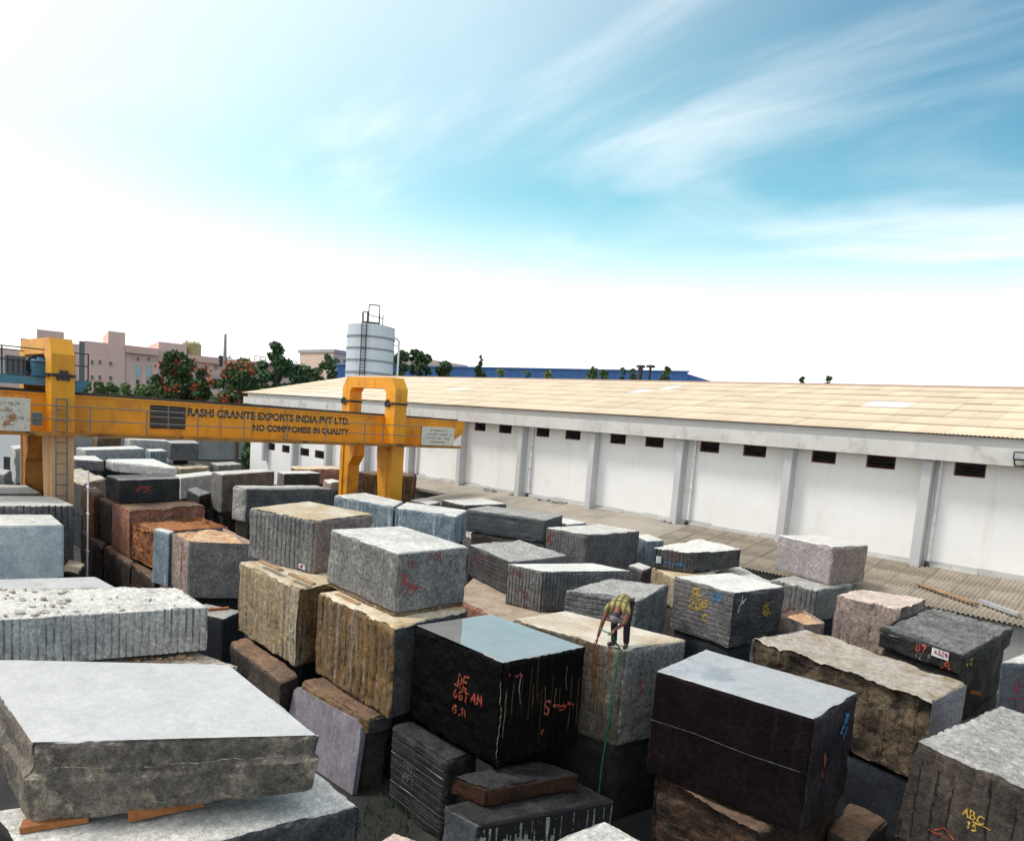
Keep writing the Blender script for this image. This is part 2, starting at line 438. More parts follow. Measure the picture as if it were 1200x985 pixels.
def sheet_variation(name, amt):
    m = MATS[name]; t = m.node_tree; b = t.nodes['Principled BSDF']; src = b.inputs['Base Color'].links[0].from_socket
    oi = N(t, 'ShaderNodeObjectInfo'); k = MATH(t, 'ADD', 1 - amt, MATH(t, 'MULTIPLY', oi.outputs['Random'], 2 * amt))
    vs_ = N(t, 'ShaderNodeVectorMath', operation='SCALE'); K(t, src, vs_.inputs[0]); K(t, k, vs_.inputs['Scale']); K(t, vs_.outputs[0], b.inputs['Base Color'])
sheet_variation('roof_sheet', .09); sheet_variation('old_sheet', .11)
def sheet_roof(parent, x0, x1, ey, ez, ry, rz, nrows, mat, palemat, name, keep, seed, pale=()):
    """rows of sheets on one slope; keep(col,row)->own object, the rest joined"""
    rnd = random.Random(seed)
    L = math.hypot(ry - ey, rz - ez); rl = L / nrows
    d = Vector((0, ry - ey, rz - ez)).normalized(); nn = Vector((0, -(rz - ez), ry - ey)).normalized()
    rotm = Matrix(((1, 0, 0), (0, d.y, nn.y), (0, d.z, nn.z)))
    me = sheet_mesh(name, rl, mat); mep = sheet_mesh(name, rl, palemat)
    ncol = int((x1 - x0) / SW); rest_v = []; rest_f = []; cnt = 0
    base = np.array([v.co[:] for v in me.vertices]); faces = [tuple(p.vertices) for p in me.polygons]
    inv = Matrix.Translation(-parent.location)
    for c in range(ncol):
        for r in range(nrows):
            p = Vector((x0 + c * SW, ey, ez)) + d * (r * rl + 0.08) + nn * rnd.uniform(0.0, 0.012)
            if keep(c, r, p):
                o = bpy.data.objects.new(name, mep if (c, r) in pale else me)
                COL.objects.link(o); o.parent = parent; o.matrix_parent_inverse = inv
                mw = rotm.to_4x4(); mw.translation = p; o.matrix_basis = mw
                cnt += 1
            else:
                b0 = len(rest_v); w = base @ np.array(rotm).T + np.array(p)
                rest_v += w.tolist(); rest_f += [tuple(i + b0 for i in f) for f in faces]
    if rest_v:
        o = mesh_obj(name + '_field', rest_v, rest_f, mat, smooth=True); o.parent = parent; o.matrix_parent_inverse = inv
        tag(o, kind='stuff')
    return cnt
def keep_roof(c, r, p): return -46.0 < p.x < -3.0
sheet_roof(wh, WX0 - 0.4, WX1 + 0.4, EY, EZ, RY, RZ, nrows, MATS['roof_sheet'], MATS['roof_sheet_pale'], 'roof_sheet', keep_roof, 3,
           pale={(55, 3), (56, 3), (40, 4), (41, 5), (24, 3), (23, 4)})
m = MB(); m.add([(WX0 - .4, RY, RZ - 0.03), (WX1 + .4, RY, RZ - 0.03), (WX1 + .4, 59.3, 8.7), (WX0 - .4, 59.3, 8.7)], [(0, 1, 2, 3)])
wpart(m, 'rear_roof_slope', 'roof_sheet')
m = MB(); m.prism([(RY - 0.28, RZ - 0.02), (RY, RZ + 0.09), (RY + 0.28, RZ - 0.04), (RY + .28, RZ - .1), (RY, RZ + .03), (RY - .28, RZ - .07)], lambda a, b, d: (d, a, b), WX0 - 0.42, WX1 + 0.42)
wpart(m, 'ridge_cap', 'ridge_cap')
# downpipes
for x in (-7.55, -18.95, -30.6, -42.3):
    m = MB(); y = WY - 0.14
    m.tube((x, y, 3.3), (x, y, 7.68), 0.075, 10)
    for z in (3.35, 5.2, 7.2): m.tube((x, y, z - 0.05), (x, y, z + 0.05), 0.098, 10)
    o = wpart(m, 'downpipe', 'pipe_white')
    m = MB(); m.tube((x, y, 3.38), (x, y - 0.22, 3.26), 0.09, 10); wpart(m, 'shoe', 'dark_steel', o)
# floodlight on the fascia
fl = empty('floodlight', (-4.7, EY - 0.02, 7.9)); tag(fl, 'black floodlight fixed to the concrete fascia of the warehouse', 'floodlight')
m = MB(); m.cbox(-0.28, 0.24, -0.42, -0.14, 0.02, 0.36, 0.04); h = m.build('housing', MATS['dark_steel'], fl)
m = MB(); m.box(-0.22, 0.18, -0.435, -0.421, 0.08, 0.30); m.build('lens', MATS['steel_pale'], fl)
m = MB(); m.bar((-0.25, 0.02, -0.16), (-0.25, -0.25, 0.1), 0.05, 0.05); m.bar((0.28, 0.02, -0.16), (0.30, -0.25, 0.38), 0.06, 0.06); m.bar((-0.25, 0.0, -0.18), (0.28, 0.0, -0.18), 0.05, 0.05)
m.build('bracket', MATS['dark_steel'], fl)

# ------------------------------------------------------------------ lean-to shed along the wall
lt = empty('lean_to_shed', (-25, 30, 0)); tag(lt, 'low lean-to of brown sheets and concrete slabs along the warehouse wall', 'shed')
LX0, LX1, LY0, LZ0, LY1, LZ1 = -18.6, 8.0, 28.25, 2.52, WY - 0.8, 3.16
sheet_roof(lt, LX0, LX1, LY0, LZ0, WY - 0.02, 3.24, 3, MATS['old_sheet'], MATS['roof_sheet'], 'old_roof_sheet', lambda c, r, p: p.x < 2, 8, pale=set())
def lpart(mb, name, mat):
    o = mb.build(name, MATS[mat]); o.parent = lt; o.matrix_parent_inverse = Matrix.Translation(-lt.location); return o
m = MB(); m.box(LX0 + 0.1, LX1, LY0 + 0.35, LY0 + 0.5, 0, 2.45); lpart(m, 'low_wall', 'concrete')
simple('apron', (0.30, 0.27, 0.23), 0.9, var=0.18, scale=0.5, bump=0.012, dirt=((0.36, 0.31, 0.245), 0.48, 0.66, 0.35), streak=((0.20, 0.19, 0.18), 0.5, 0.5, 0.75, (0.5, 0.12, 0.3)))
xe = LX0
for k in range(5):
    x0_ = xe - 5.6; y0_ = LY0 if x0_ > -38 else 30.6; z0_ = LZ0 if x0_ > -38 else 2.84
    m = MB(); m.prism([(y0_, z0_ - .18), (WY - .02, 3.05), (WY - .02, 3.23), (y0_, z0_)], lambda a, b, d: (d, a, b), x0_ + .035, xe); lpart(m, 'apron_slab', 'apron')
    m = MB(); m.box(x0_ + .1, xe - .1, y0_ + .35, y0_ + .5, 0, z0_ - .12); lpart(m, 'low_wall', 'concrete')
    xe = x0_
rnd = random.Random(5)
m = MB(); x = -46.0
while x < LX1:
    w = rnd.uniform(0.8, 2.2)
    m.prism([(WY - rnd.uniform(0.14, 0.3), 3.21), (WY - 0.004, 3.18), (WY - 0.004, 3.36 + rnd.uniform(0, .12)), (WY - 0.1, 3.33)], lambda a, b, d: (d, a, b), x, x + w - 0.01)
    x += w
lpart(m, 'mortar_flashing', 'concrete')
m = MB(); m.bar((-7.1, 30.3, 2.93), (-4.9, 29.2, 2.80), 0.20, 0.06)
tag(m.build('plank', MATS['timber']), 'pale wooden plank lying on the corrugated lean-to roof', 'plank')
m = MB(); m.bar((-4.9, 29.6, 2.86), (-3.6, 28.9, 2.76), 0.16, 0.12)
tag(m.build('metal_channel', MATS['steel_pale']), 'short pale metal channel lying on the lean-to sheets', 'channel')
for i, (px, w) in enumerate((((575, 573), .5), ((600, 578), .45), ((640, 587), .6), ((655, 590), .4), ((780, 612), .5))):
    p = on_y(px, WY - 0.45)
    m = MB()
    for q in range(5):
        a = rnd.uniform(0, 3.1); dx_, dy_ = rnd.uniform(-w, w), rnd.uniform(-.2, .2)
        m.bar((p[0] + dx_ - .15 * math.cos(a), p[1] + dy_ - .15 * math.sin(a), 3.22 + rnd.uniform(0, .05)), (p[0] + dx_ + .15 * math.cos(a), p[1] + dy_ + .15 * math.sin(a), 3.22 + rnd.uniform(0, .05)), rnd.uniform(.08, .2), rnd.uniform(.06, .14))
    tag(m.build('rubble', MATS['concrete']), None, None, None, 'stuff')

# ------------------------------------------------------------------ compound wall at the back of the yard
m = MB(); m.box(-92.2, -92.0, -40, 64, 0, 4.3)
o = m.build('compound_wall', MATS['concrete']); cw = empty('boundary_wall', (-92, 10, 0)); o.name = 'wall_panel'
o.parent = cw; o.matrix_parent_inverse = Matrix.Translation(-cw.location)
tag(cw, 'grey boundary wall at the far end of the stone yard', 'wall')
for i in range(21):
    y = -38 + i * 5
    m = MB(); m.box(-91.99, -91.8, y - 0.16, y + 0.16, 0, 4.4); p = m.build('pier', MATS['concrete']); p.parent = cw; p.matrix_parent_inverse = Matrix.Translation(-cw.location)
m = MB(); m.box(-92.28, -91.92, -40, 64, 4.402, 4.52); p = m.build('coping', MATS['concrete']); p.parent = cw; p.matrix_parent_inverse = Matrix.Translation(-cw.location)
# white site office wall stretch at far left
for nm, (pa, pb, w, top, lab) in {'a': ((-60, 505), (28, 503), 56, 515, 'low white shed wall behind the left crane leg')}.items():
    A, B = depth(pa, w), depth(pb, w); d = Vector((B[0] - A[0], B[1] - A[1], 0)).normalized(); nn = Vector((-d.y, d.x, 0))
    L = math.hypot(B[0] - A[0], B[1] - A[1])
    sh = empty('site_shed', (A[0], A[1], 0), math.atan2(d.y, d.x)); tag(sh, lab, 'shed')
    m = MB(); m.box(0, L, 0, 3.0, 0, 4.9); m.build('wall', MATS['white_wall'], sh)
    m = MB(); m.prism([(-0.3, 4.9), (3.3, 4.9), (3.3, 5.0), (-0.3, 5.15)], lambda a, b, dd: (dd, a, b), -0.3, L + 0.3); m.build('roof', MATS['roof_sheet_pale'], sh)
    m = MB(); m.box(L - 1.6, L - 0.9, -0.03, -0.003, 0, 2.1); m.build('door', MATS['dark_steel'], sh)
# ------------------------------------------------------------------ pink building
def facade(pa, wa, pb, wb):
    A, B = depth(pa, wa), depth(pb, wb)
    d = Vector((B[0] - A[0], B[1] - A[1], 0)).normalized(); nn = Vector((-d.y, d.x, 0))
    def hit(p):
        r_ = ray(p); t = (nn.x * A[0] + nn.y * A[1]) / (nn.x * r_[0] + nn.y * r_[1])
        P = CAMP + r_ * t
        return ((P[0] - A[0]) * d.x + (P[1] - A[1]) * d.y, P[2])
    e = (A[0], A[1], 0); return e, math.atan2(d.y, d.x), hit
loc, rz, hit = facade((-60, 440), 118, (360, 440), 150)
pb = empty('pink_building', loc, rz); tag(pb, 'large pink factory building with teal windows behind the flame trees', 'building')
def fbox(x0, x1, ytop, dep, name='wall', mat='pink_render', off=0.0, ybot=None):
    a, zt = hit((x0, ytop)); b, _ = hit((x1, ytop)); zb_ = 0 if ybot is None else hit((x0, ybot))[1]
    q = MB(); q.box(a, b, off, dep, zb_, zt); return q.build(name, MATS[mat], pb)
fbox(-60, 24, 402, 22, off=1.0)
fbox(24, 93, 396, 24, off=0.5); fbox(43, 75, 385.5, 20, off=0.2)
fbox(93, 99.5, 399, 20, 'glazed_stair', 'glass_dark', off=0.9); fbox(99.5, 127, 399, 22, off=0.35)
fbox(127, 147, 387.5, 18, off=0.0); fbox(147, 186, 404, 22, off=0.25); fbox(186, 219, 400, 18, off=0.1)
fbox(219, 300, 417, 24, off=0.3); fbox(300, 352, 424, 20, off=0.9)
fbox(147.2, 185.8, 405, 0.248, 'cornice', 'pink_trim', -0.9, 413); fbox(219.3, 299.7, 415.5, 0.298, 'cornice', 'pink_trim', -0.7, 423)
fbox(300.3, 352, 423, 0.88, 'cornice', 'pink_trim', -0.1, 428)
def fwin(x, y, w, h, mat='glass_dark', off=0.0):
    a, z1 = hit((x - w / 2, y - h / 2)); b, z0 = hit((x + w / 2, y + h / 2))
    q = MB(); fw = (b - a) * 0.12
    q.box(a, b, off - 0.14, off - 0.02, z0, z0 + fw); q.box(a, b, off - 0.14, off - 0.02, z1 - fw, z1)
    q.box(a, a + fw, off - 0.14, off - 0.02, z0 + fw, z1 - fw); q.box(b - fw, b, off - 0.14, off - 0.02, z0 + fw, z1 - fw)
    f = q.build('window', MATS['pink_trim'], pb)
    q = MB(); q.box(a + fw, b - fw, off - 0.07, off - 0.025, z0 + fw, z1 - fw); q.build('pane', MATS[mat], f)
for x, y in ((117, 424), (129.5, 426), (117, 442), (129.5, 443), (108, 424), (108, 442)): fwin(x, y, 3.6, 6, off=0.35 if x < 127 else 0.0)
for x in (161.5, 174): fwin(x, 420.5, 3.4, 5, off=0.25); fwin(x, 435.5, 5.6, 16, 'glass_teal', 0.25); fwin(x, 447.5, 5.6, 6.5, off=.25)
for x in (230, 241.5, 253, 266, 278, 290): fwin(x, 430, 3.2, 5.5, off=0.3); fwin(x, 444.5, 4.6, 12, 'glass_teal', 0.3)
for x in (195, 208): fwin(x, 416, 3.2, 5, off=.1); fwin(x, 433, 4.8, 12, 'glass_teal', .1)
for x in (55, 68, 82): fwin(x, 410, 3.2, 5, off=.5); fwin(x, 428, 3.4, 6, off=.5)
a, z0 = hit((220.5, 417)); b, z1 = hit((240.5, 399))
tk = empty('water_tank', Matrix.Rotation(rz, 4, 'Z') @ Vector(((a + b) / 2, 6, 0)) + Vector((loc[0], loc[1], z0 - 0.5))); tag(tk, 'gold ribbed water tank on the roof of the pink building', 'tank')
rr = (b - a) / 2 * 1.2; m = MB(); hh = (z1 - z0) * .8
for i in range(9):
    z = 0.6 + i * hh / 9; m.tube((0, 0, z), (0, 0, z + hh / 9 * 0.62), rr, 28); m.tube((0, 0, z + hh / 9 * 0.62), (0, 0, z + hh / 9), rr * 0.95, 28)
m.tube((0, 0, 0.6 + hh), (0, 0, 1.0 + hh), rr, 28, rr * 0.55); m.build('shell', MATS['tank_gold'], tk)
for ang in range(0, 360, 60):
    q = MB(); q.tube((rr * .9 * math.cos(R(ang)), rr * .9 * math.sin(R(ang)), 0), (rr * .9 * math.cos(R(ang)), rr * .9 * math.sin(R(ang)), 1.2), 0.12); q.build('leg', MATS['dark_steel'], tk)
q = MB()
for i in range(5):
    t = 2 * math.pi * i / 5; q.tube((rr * .7 * math.cos(t), rr * .7 * math.sin(t), hh + .7), (rr * .7 * math.cos(t), rr * .7 * math.sin(t), hh + 1.15), 0.16)
q.build('lid_fitting', MATS['tank_gold'], tk)
a, z0 = hit((300, 424)); b, _ = hit((350, 424))
rl_ = MB()
for i in range(9):
    x = a + (b - a) * i / 8; rl_.tube((x, 1.2, z0 - .2), (x, 1.2, z0 + 1.3), 0.07)
rl_.tube((a, 1.2, z0 + 1.3), (b, 1.2, z0 + 0.9), 0.07); rl_.tube((a, 1.2, z0 + .7), (b, 1.2, z0 + .5), 0.05); rl_.build('roof_railing', MATS['dark_steel'], pb)
# utility pole
P = depth((262, 470), 101); ptop = depth((264, 392), 101)[2]
up_ = empty('utility_pole', (P[0], P[1], 0)); tag(up_, 'tall grey utility pole between the two flame trees', 'pole')
m = MB(); m.tube((0, 0, 0), (0, 0, ptop - 3.2), 0.38, 12, 0.30); m.tube((0, 0, ptop - 3.2), (0, 0, ptop), 0.24, 12, 0.16); m.build('shaft', MATS['concrete'], up_)
m = MB(); m.bar((-.7, -.7, ptop - 3.3), (.7, .7, ptop - 3.3), .14, .14); m.bar((-.5, -.5, ptop - 4.2), (.5, .5, ptop - 4.2), .14, .14); m.build('cross_arm', MATS['dark_steel'], up_)
m = MB(); m.cbox(-.62, -.06, -.62, -.06, ptop - 4.6, ptop - 3.1, .05); m.build('transformer', MATS['dark_steel'], up_)
m = MB()
for s_ in (-.45, 0, .45): m.tube((s_, s_, ptop - 3.3), (s_, s_, ptop - 2.95), .07)
m.build('insulator', MATS['frame_red'], up_)
# ------------------------------------------------------------------ silo
P = depth((432.5, 440), 88); sr = 27.2 / 825 * 88
ztop = depth((432, 383.5), 88)[2]
si = empty('silo', (P[0], P[1], 0)); tag(si, 'pale blue steel silo with dark hoops, ladder and rooftop cage', 'silo')
m = MB(); m.tube((0, 0, 6), (0, 0, ztop), sr, 48); m.tube((0, 0, ztop), (0, 0, ztop + 0.5), sr, 48, sr * .3); m.tube((0, 0, 2.2), (0, 0, 5.995), 0.5, 32, sr); m.build('tank_body', MATS['silo_paint'], si)
for yy in (396.5, 410, 423.5, 437.5):
    z = depth((432, yy + 0.5), 88)[2]; m = MB(); m.tube((0, 0, z - .12), (0, 0, z + .12), sr + .06, 48); m.build('hoop', MATS['silo_band'], si)
for a in range(0, 360, 60):
    m = MB(); m.tube(((sr - .3) * math.cos(R(a)), (sr - .3) * math.sin(R(a)), 0), ((sr - .3) * math.cos(R(a)), (sr - .3) * math.sin(R(a)), 6.2), .18); m.build('leg', MATS['silo_band'], si)
tocam = Vector((-P[0], -P[1], 0)).normalized(); tor = Vector((-tocam.y, tocam.x, 0)); 
lp = tocam * (sr + .22) * 0.98 - tor * (-0.45 * 1)
lp = tocam * (sr + .15) + tor * (-0.85)
m = MB()
for s_ in (-.28, .28):
    m.tube(lp + tor * s_ + Vector((0, 0, 3)), lp + tor * s_ + Vector((0, 0, ztop + 1.3)), .06)
z = 3.2
while z < ztop + .2: m.tube(lp + tor * -.28 + Vector((0, 0, z)), lp + tor * .28 + Vector((0, 0, z)), .035); z += .35
m.build('ladder', MATS['dark_steel'], si)
m = MB(); pz = ztop + .25; c0 = tocam * (sr * .35)
for i, (dx_, hgt) in enumerate(((-1.0, 1.3), (-.45, 1.3), (-.4, 2.1), (.85, 2.1), (.9, 1.1), (1.3, 1.0))):
    b = tocam * (sr * .8) + tor * dx_; m.tube(b + Vector((0, 0, pz - .4)), b + Vector((0, 0, pz + hgt)), .06)
b = tocam * (sr * .8)
m.tube(b + tor * -.4 + Vector((0, 0, pz + 2.1)), b + tor * .85 + Vector((0, 0, pz + 2.1)), .07); m.tube(b + tor * -1.0 + Vector((0, 0, pz + 1.2)), b + tor * -.4 + Vector((0, 0, pz + 1.2)), .06)
m.tube(b + tor * -.4 + Vector((0, 0, pz + .9)), b + tor * 1.3 + Vector((0, 0, pz + .6)), .05); m.tube(b + tor * -1.0 + Vector((0, 0, pz)), b + tor * .85 + Vector((0, 0, pz)), .1)
m.build('roof_cage', MATS['dark_steel'], si)
m = MB(); b = tor * (sr + .55) + tocam * .4; zp = depth((458, 395), 88)[2]
m.path([tor * (sr - .1) + tocam * .4 + Vector((0, 0, zp)), b + Vector((0, 0, zp - .4)), b + Vector((0, 0, 2))], .13, 8); m.tube(tor * sr + tocam * .3 + Vector((0, 0, zp - 1)), b + Vector((0, 0, zp - 1)), .07); m.build('vent_pipe', MATS['pipe_white'], si)
# ------------------------------------------------------------------ far buildings
def far_box(name, x0, x1, ytop, w, dep, mat, lab, roof=None):
    loc_, rz_, h_ = facade((x0, 440), w, (x1, 440), w * 1.02)
    e = empty(name, loc_, rz_); tag(e, lab, 'building')
    a, za = h_((x0, ytop)); b, zb_ = h_((x1, ytop if roof is None else roof))
    q = MB(); q.prism([(a, 0), (b, 0), (b, zb_), (a, za)], lambda u, v, d: (u, d, v), 0, dep); q.build('wall', MATS[mat], e)
    return e, h_, a, b
e, h_, a, b = far_box('blue_shed', 395, 806, 428.5, 150, 30, 'blue_cladding', 'long blue clad factory shed beyond the warehouse ridge', 436)
zl, zr = h_((395, 428.5))[1], h_((806, 436))[1]
m = MB(); c = h_((838, 441.5)); m.prism([(b, 0), (c[0], 0), (c[0], c[1] - 1.0), (b + .01, zr - .2)], lambda u, v, d: (u, d, v), 1.0, 28); m.build('sloped_end', MATS['blue_cladding'], e)
m = MB(); m.prism([(a - .4, zl), (b + .3, zr), (b + .3, zr + .3), (a - .4, zl + .3)], lambda u, v, d: (u, d, v), -.3, 30.3); m.build('roof_edge', MATS['blue_cladding'], e)
n = 40
for i in range(n):
    x = a + (b - a) * (i + .5) / n; q = MB(); q.box(x - .08, x + .08, -.09, -.003, 0, zl + (zr - zl) * (i + .5) / n - .05); q.build('cladding_rib', MATS['blue_cladding'], e)
e, h_, a, b = far_box('peach_hall', 455, 548, 413.5, 190, 25, 'peach_wall', 'peach hall with a falling roofline right of the silo', 428)
for x in (470, 484, 498): 
    u0, v1 = h_((x - 1.6, 422 + (x - 470) * .13)); u1, v0 = h_((x + 1.6, 426 + (x - 470) * .13)); q = MB(); q.box(u0, u1, -.15, -.01, v0, v1); q.build('window', MATS['glass_dark'], e)
e, h_, a, b = far_box('peach_house', 391, 410, 413.5, 170, 15, 'peach_wall', 'small peach house just left of the silo')
u0, v1 = h_((390, 413)); u1, _ = h_((411, 413)); q = MB(); q.box(u0, u1, -.6, 15.5, v1, v1 + .8); q.build('roof_slab', MATS['concrete'], e)
for x in (397, 404): u0, v1 = h_((x - 1.4, 421)); u1, v0 = h_((x + 1.4, 425)); q = MB(); q.box(u0, u1, -.15, -.01, v0, v1); q.build('window', MATS['glass_dark'], e)
# ------------------------------------------------------------------ trees
def tree(name, px, w, half_px, top_y, label, leaf='leaf_mid', seed=1, n=2600, flowers=0, group=None, bot_y=None, tall=1.0, cat='tree', leafsize=0.30, conical=False):
    rnd = np.random.RandomState(seed)
    P = depth(px, w); base = Vector((P[0], P[1], 0))
    ztop = depth((px[0], top_y), w)[2]; rx = half_px / FPX * w
    zb_ = ztop - rx * 2 * tall if bot_y is None else depth((px[0], bot_y), w)[2]
    zb_ = max(zb_, 0.5); hc = ztop - zb_
    t = empty(name, base); tag(t, label, cat, group)
    q = MB(); th = zb_ + hc * .35
    q.tube((0, 0, 0), (0, 0, th * .6), .05 * rx + .12, 8, .04 * rx + .08); q.tube((0, 0, th * .6), (.1 * rx, 0, th), .04 * rx + .08, 8, .03 * rx + .05)
    nb = 30 if not conical else 14; cl = []
    for i in range(nb):
        if conical:
            f = i / (nb - 1); z = zb_ + hc * (0.05 + .9 * f); rr_ = rx * (1.05 - .95 * f) * .55
            a = rnd.uniform(0, 6.28); d = rr_ * .8
        else:
            f = rnd.uniform(0.08, 0.92); z = zb_ + hc * f; wid = math.sin(math.pi * min(1, .18 + .8 * f)) ** .7
            a = i * 2.4 + rnd.uniform(-.4, .4); d = rx * wid * rnd.uniform(.15, .80); rr_ = rx * rnd.uniform(.20, .36)
        cl.append((d * math.cos(a), d * math.sin(a), z, rr_))
        q.tube((.08 * rx, 0, min(th, z * .8)), (d * math.cos(a), d * math.sin(a), z), .02 * rx + .03, 5, .015)
    q.build('trunk', MATS['bark'], t)
    C_ = np.array(cl); per = C_[:, 3] ** 2; idx = rnd.choice(nb, n, p=per / per.sum())
    dv = rnd.normal(size=(n, 3)); dv /= np.linalg.norm(dv, axis=1)[:, None]
    rad = rnd.uniform(.35, 1.0, n) ** .5
    pos = C_[idx, :3] + dv * (C_[idx, 3] * rad * rnd.uniform(.75, 1.15, n))[:, None] * np.array([1, 1, .8])
    z0_, z1_ = np.percentile(pos[:, 2], 1), np.percentile(pos[:, 2], 99.5); pos[:, 2] = zb_ + (pos[:, 2] - z0_) / (z1_ - z0_) * hc
    rmx = np.percentile(np.hypot(pos[:, 0], pos[:, 1]), 98); pos[:, :2] *= rx * 1.05 / rmx
    pos[:, 2] = np.maximum(pos[:, 2], .15)
    def quads(pos, size, nmix):
        k = len(pos); nrm = rnd.normal(size=(k, 3)) + nmix; nrm /= np.linalg.norm(nrm, axis=1)[:, None]
        a = np.cross(nrm, rnd.normal(size=(k, 3))); a /= np.linalg.norm(a, axis=1)[:, None]; b = np.cross(nrm, a)
        s_ = size * rnd.uniform(.6, 1.3, k)[:, None]
        vs = np.stack([pos - a * s_, pos - b * s_ * .45, pos + a * s_, pos + b * s_ * .45], 1).reshape(-1, 3)
        return vs.tolist(), [(4 * i, 4 * i + 1, 4 * i + 2, 4 * i + 3) for i in range(k)]
    vs, fs = quads(pos, leafsize * 1.2, np.array([0, 0, .6]))
    mesh_obj('crown', vs, fs, MATS[leaf], t)
    if flowers:
        sel = rnd.choice(np.where(rad > .75)[0], flowers); fp = []
        for s_ in sel:
            out = pos[s_] + dv[s_] * .15
            fp.append(out + rnd.normal(size=(26, 3)) * .34)
        vs, fs = quads(np.concatenate(fp), .24, np.array([0, 0, .5])); mesh_obj('blossom', vs, fs, MATS['petal_red'], t)
    return t
tree('flame_tree', (205, 470), 96, 26, 413, 'round flame tree with red blossoms left of the utility pole', 'leaf_dark', 11, 4600, 42, 'flame trees', 474)
tree('flame_tree', (236, 470), 94, 11, 434, 'small flame tree with red blossoms beside the utility pole', 'leaf_dark', 12, 1900, 14, 'flame trees', 474)
tree('flame_tree', (279, 475), 90, 27, 427, 'wide flame tree with red blossoms right of the utility pole', 'leaf_dark', 13, 4600, 50, 'flame trees', 480)
tree('leafy_tree', (290, 470), 104, 26, 421, 'yellow green tree top behind the wide flame tree', 'leaf_olive', 14, 2600, bot_y=470)
tree('leafy_tree', (322, 470), 100, 21, 404, 'tall dark green tree left of the warehouse gable', 'leaf_dark', 15, 4200, bot_y=470)
tree('leafy_tree', (345, 470), 108, 17, 428, 'low green tree beside the tall dark tree', 'leaf_dark', 16, 2200, bot_y=470)
tree('leafy_tree', (361, 468), 112, 13, 431, 'small pale green tree above the left roof edge', 'leaf_mid', 17, 1600, bot_y=466)
tree('leafy_tree', (384, 462), 120, 13, 416, 'slender feathery tree left of the silo', 'leaf_dark', 18, 1500, bot_y=458, leafsize=.26)
tree('cypress_tree', (468, 455), 118, 11, 412, 'tall dark cypress close right of the silo', 'leaf_dark', 21, 2300, bot_y=458)
tree('cypress_tree', (487, 455), 119, 11, 411, 'tall dark cypress second from the silo', 'leaf_dark', 22, 2300, bot_y=458)
tree('cypress_tree', (498, 455), 121, 7, 416, 'narrow dark cypress third from the silo', 'leaf_dark', 23, 1200, bot_y=458)
tree('leafy_tree', (519, 455), 122, 11, 424, 'low dark tree in front of the blue shed, nearest the cypresses', 'leaf_dark', 24, 1500, bot_y=455)
tree('leafy_tree', (561, 455), 120, 9, 419, 'pointed dark tree in front of the blue shed', 'leaf_dark', 25, 1500, bot_y=455, conical=True)
for i, (x, y, hp, lf, lab) in enumerate(((585, 433, 6, 'leaf_olive', 'small pale shrub top left of two on the ridge line'), (616, 435, 4.5, 'leaf_mid', 'tiny round shrub top on the ridge line'), (640, 434, 6, 'leaf_olive', 'small pale shrub top right of the tiny round one'),
        (693, 431, 8, 'leaf_mid', 'bushy tree top with a thin twig over the ridge'), (706, 434, 6, 'leaf_mid', 'small bush top beside the twiggy one'), (728, 431, 6, 'leaf_dark', 'dark bush top over the middle of the ridge'), (739, 433, 5, 'leaf_dark', 'small dark bush top beside the black chimney stub'),
        (778, 430, 6.5, 'leaf_mid', 'green tree top near the sloped end of the blue shed'), (938, 441.5, 4.5, 'leaf_dark', 'tiny sparse tree top over the right half of the ridge'), (969, 441.5, 4, 'leaf_dark', 'tiny dark tree top, rightmost on the ridge'))):
    tree('leafy_tree', (x, 460), 78 + (i % 3) * 3, hp, y, lab, lf, 30 + i, 420, bot_y=464, leafsize=.2)
for px, lab in ((749.5, 'black chimney stub with a cap left of the bare one'), (761, 'slim chimney stub behind the ridge')):
    P = depth((px, 445), 82); zt_ = depth((px, 430.5), 82)[2]; ch = empty('chimney', (P[0], P[1], 0)); tag(ch, lab, 'chimney')
    m = MB(); m.tube((0, 0, 0), (0, 0, zt_), .28 if px < 755 else .14, 10); m.build('stack', MATS['dark_steel'], ch)
    m = MB(); m.tube((0, 0, zt_), (0, 0, zt_ + .25), .55, 10, .5); m.build('cap', MATS['dark_steel'], ch)
for i, x in enumerate((100, 116, 132, 148, 164, 178)):
    tree('hedge_bush', (x, 465), 88 + i % 3, 9, 447 + (i * 7) % 6, ('bright green bush behind the crane girder, number %s from the blue trolley' % ('one', 'two', 'three', 'four', 'five', 'six')[i]), 'leaf_olive', 50 + i, 900, bot_y=474, group='bushes behind the girder', cat='bush', leafsize=.24)
tree('creeper', (291, 535), 76, 10, 516, 'dark creeper hanging on the boundary wall', 'leaf_dark', 70, 1500, bot_y=558, cat='creeper', leafsize=.22)

# ------------------------------------------------------------------ gantry crane
simple('crane_yellow', (0.78, 0.335, 0.012), 0.5, var=0.08, scale=0.8, dirt=((0.55, 0.22, 0.03), 0.52, 0.70, 0.9), streak=((0.26, 0.11, 0.035), 0.75, 0.54, 0.76, (2.2, 2.2, 0.16)))
simple('crane_faded', (0.78, 0.45, 0.20), 0.55, var=0.08, scale=1.2, streak=((0.62, 0.42, 0.30), 0.6, 0.45, 0.7, (2.5, 2.5, 0.25)))
simple('rusty_yellow', (0.40, 0.17, 0.03), 0.7, var=0.2, scale=1.5, dirt=((0.12, 0.05, 0.02), 0.52, 0.66, 1.4))
simple('trolley_blue', (0.07, 0.22, 0.34), 0.5, var=0.1, scale=2.0, dirt=((0.10, 0.12, 0.13), 0.58, 0.7, 3.0))
simple('machine_grey', (0.13, 0.14, 0.14), 0.6, var=0.1)
simple('lettering', (0.035, 0.025, 0.015), 0.6)
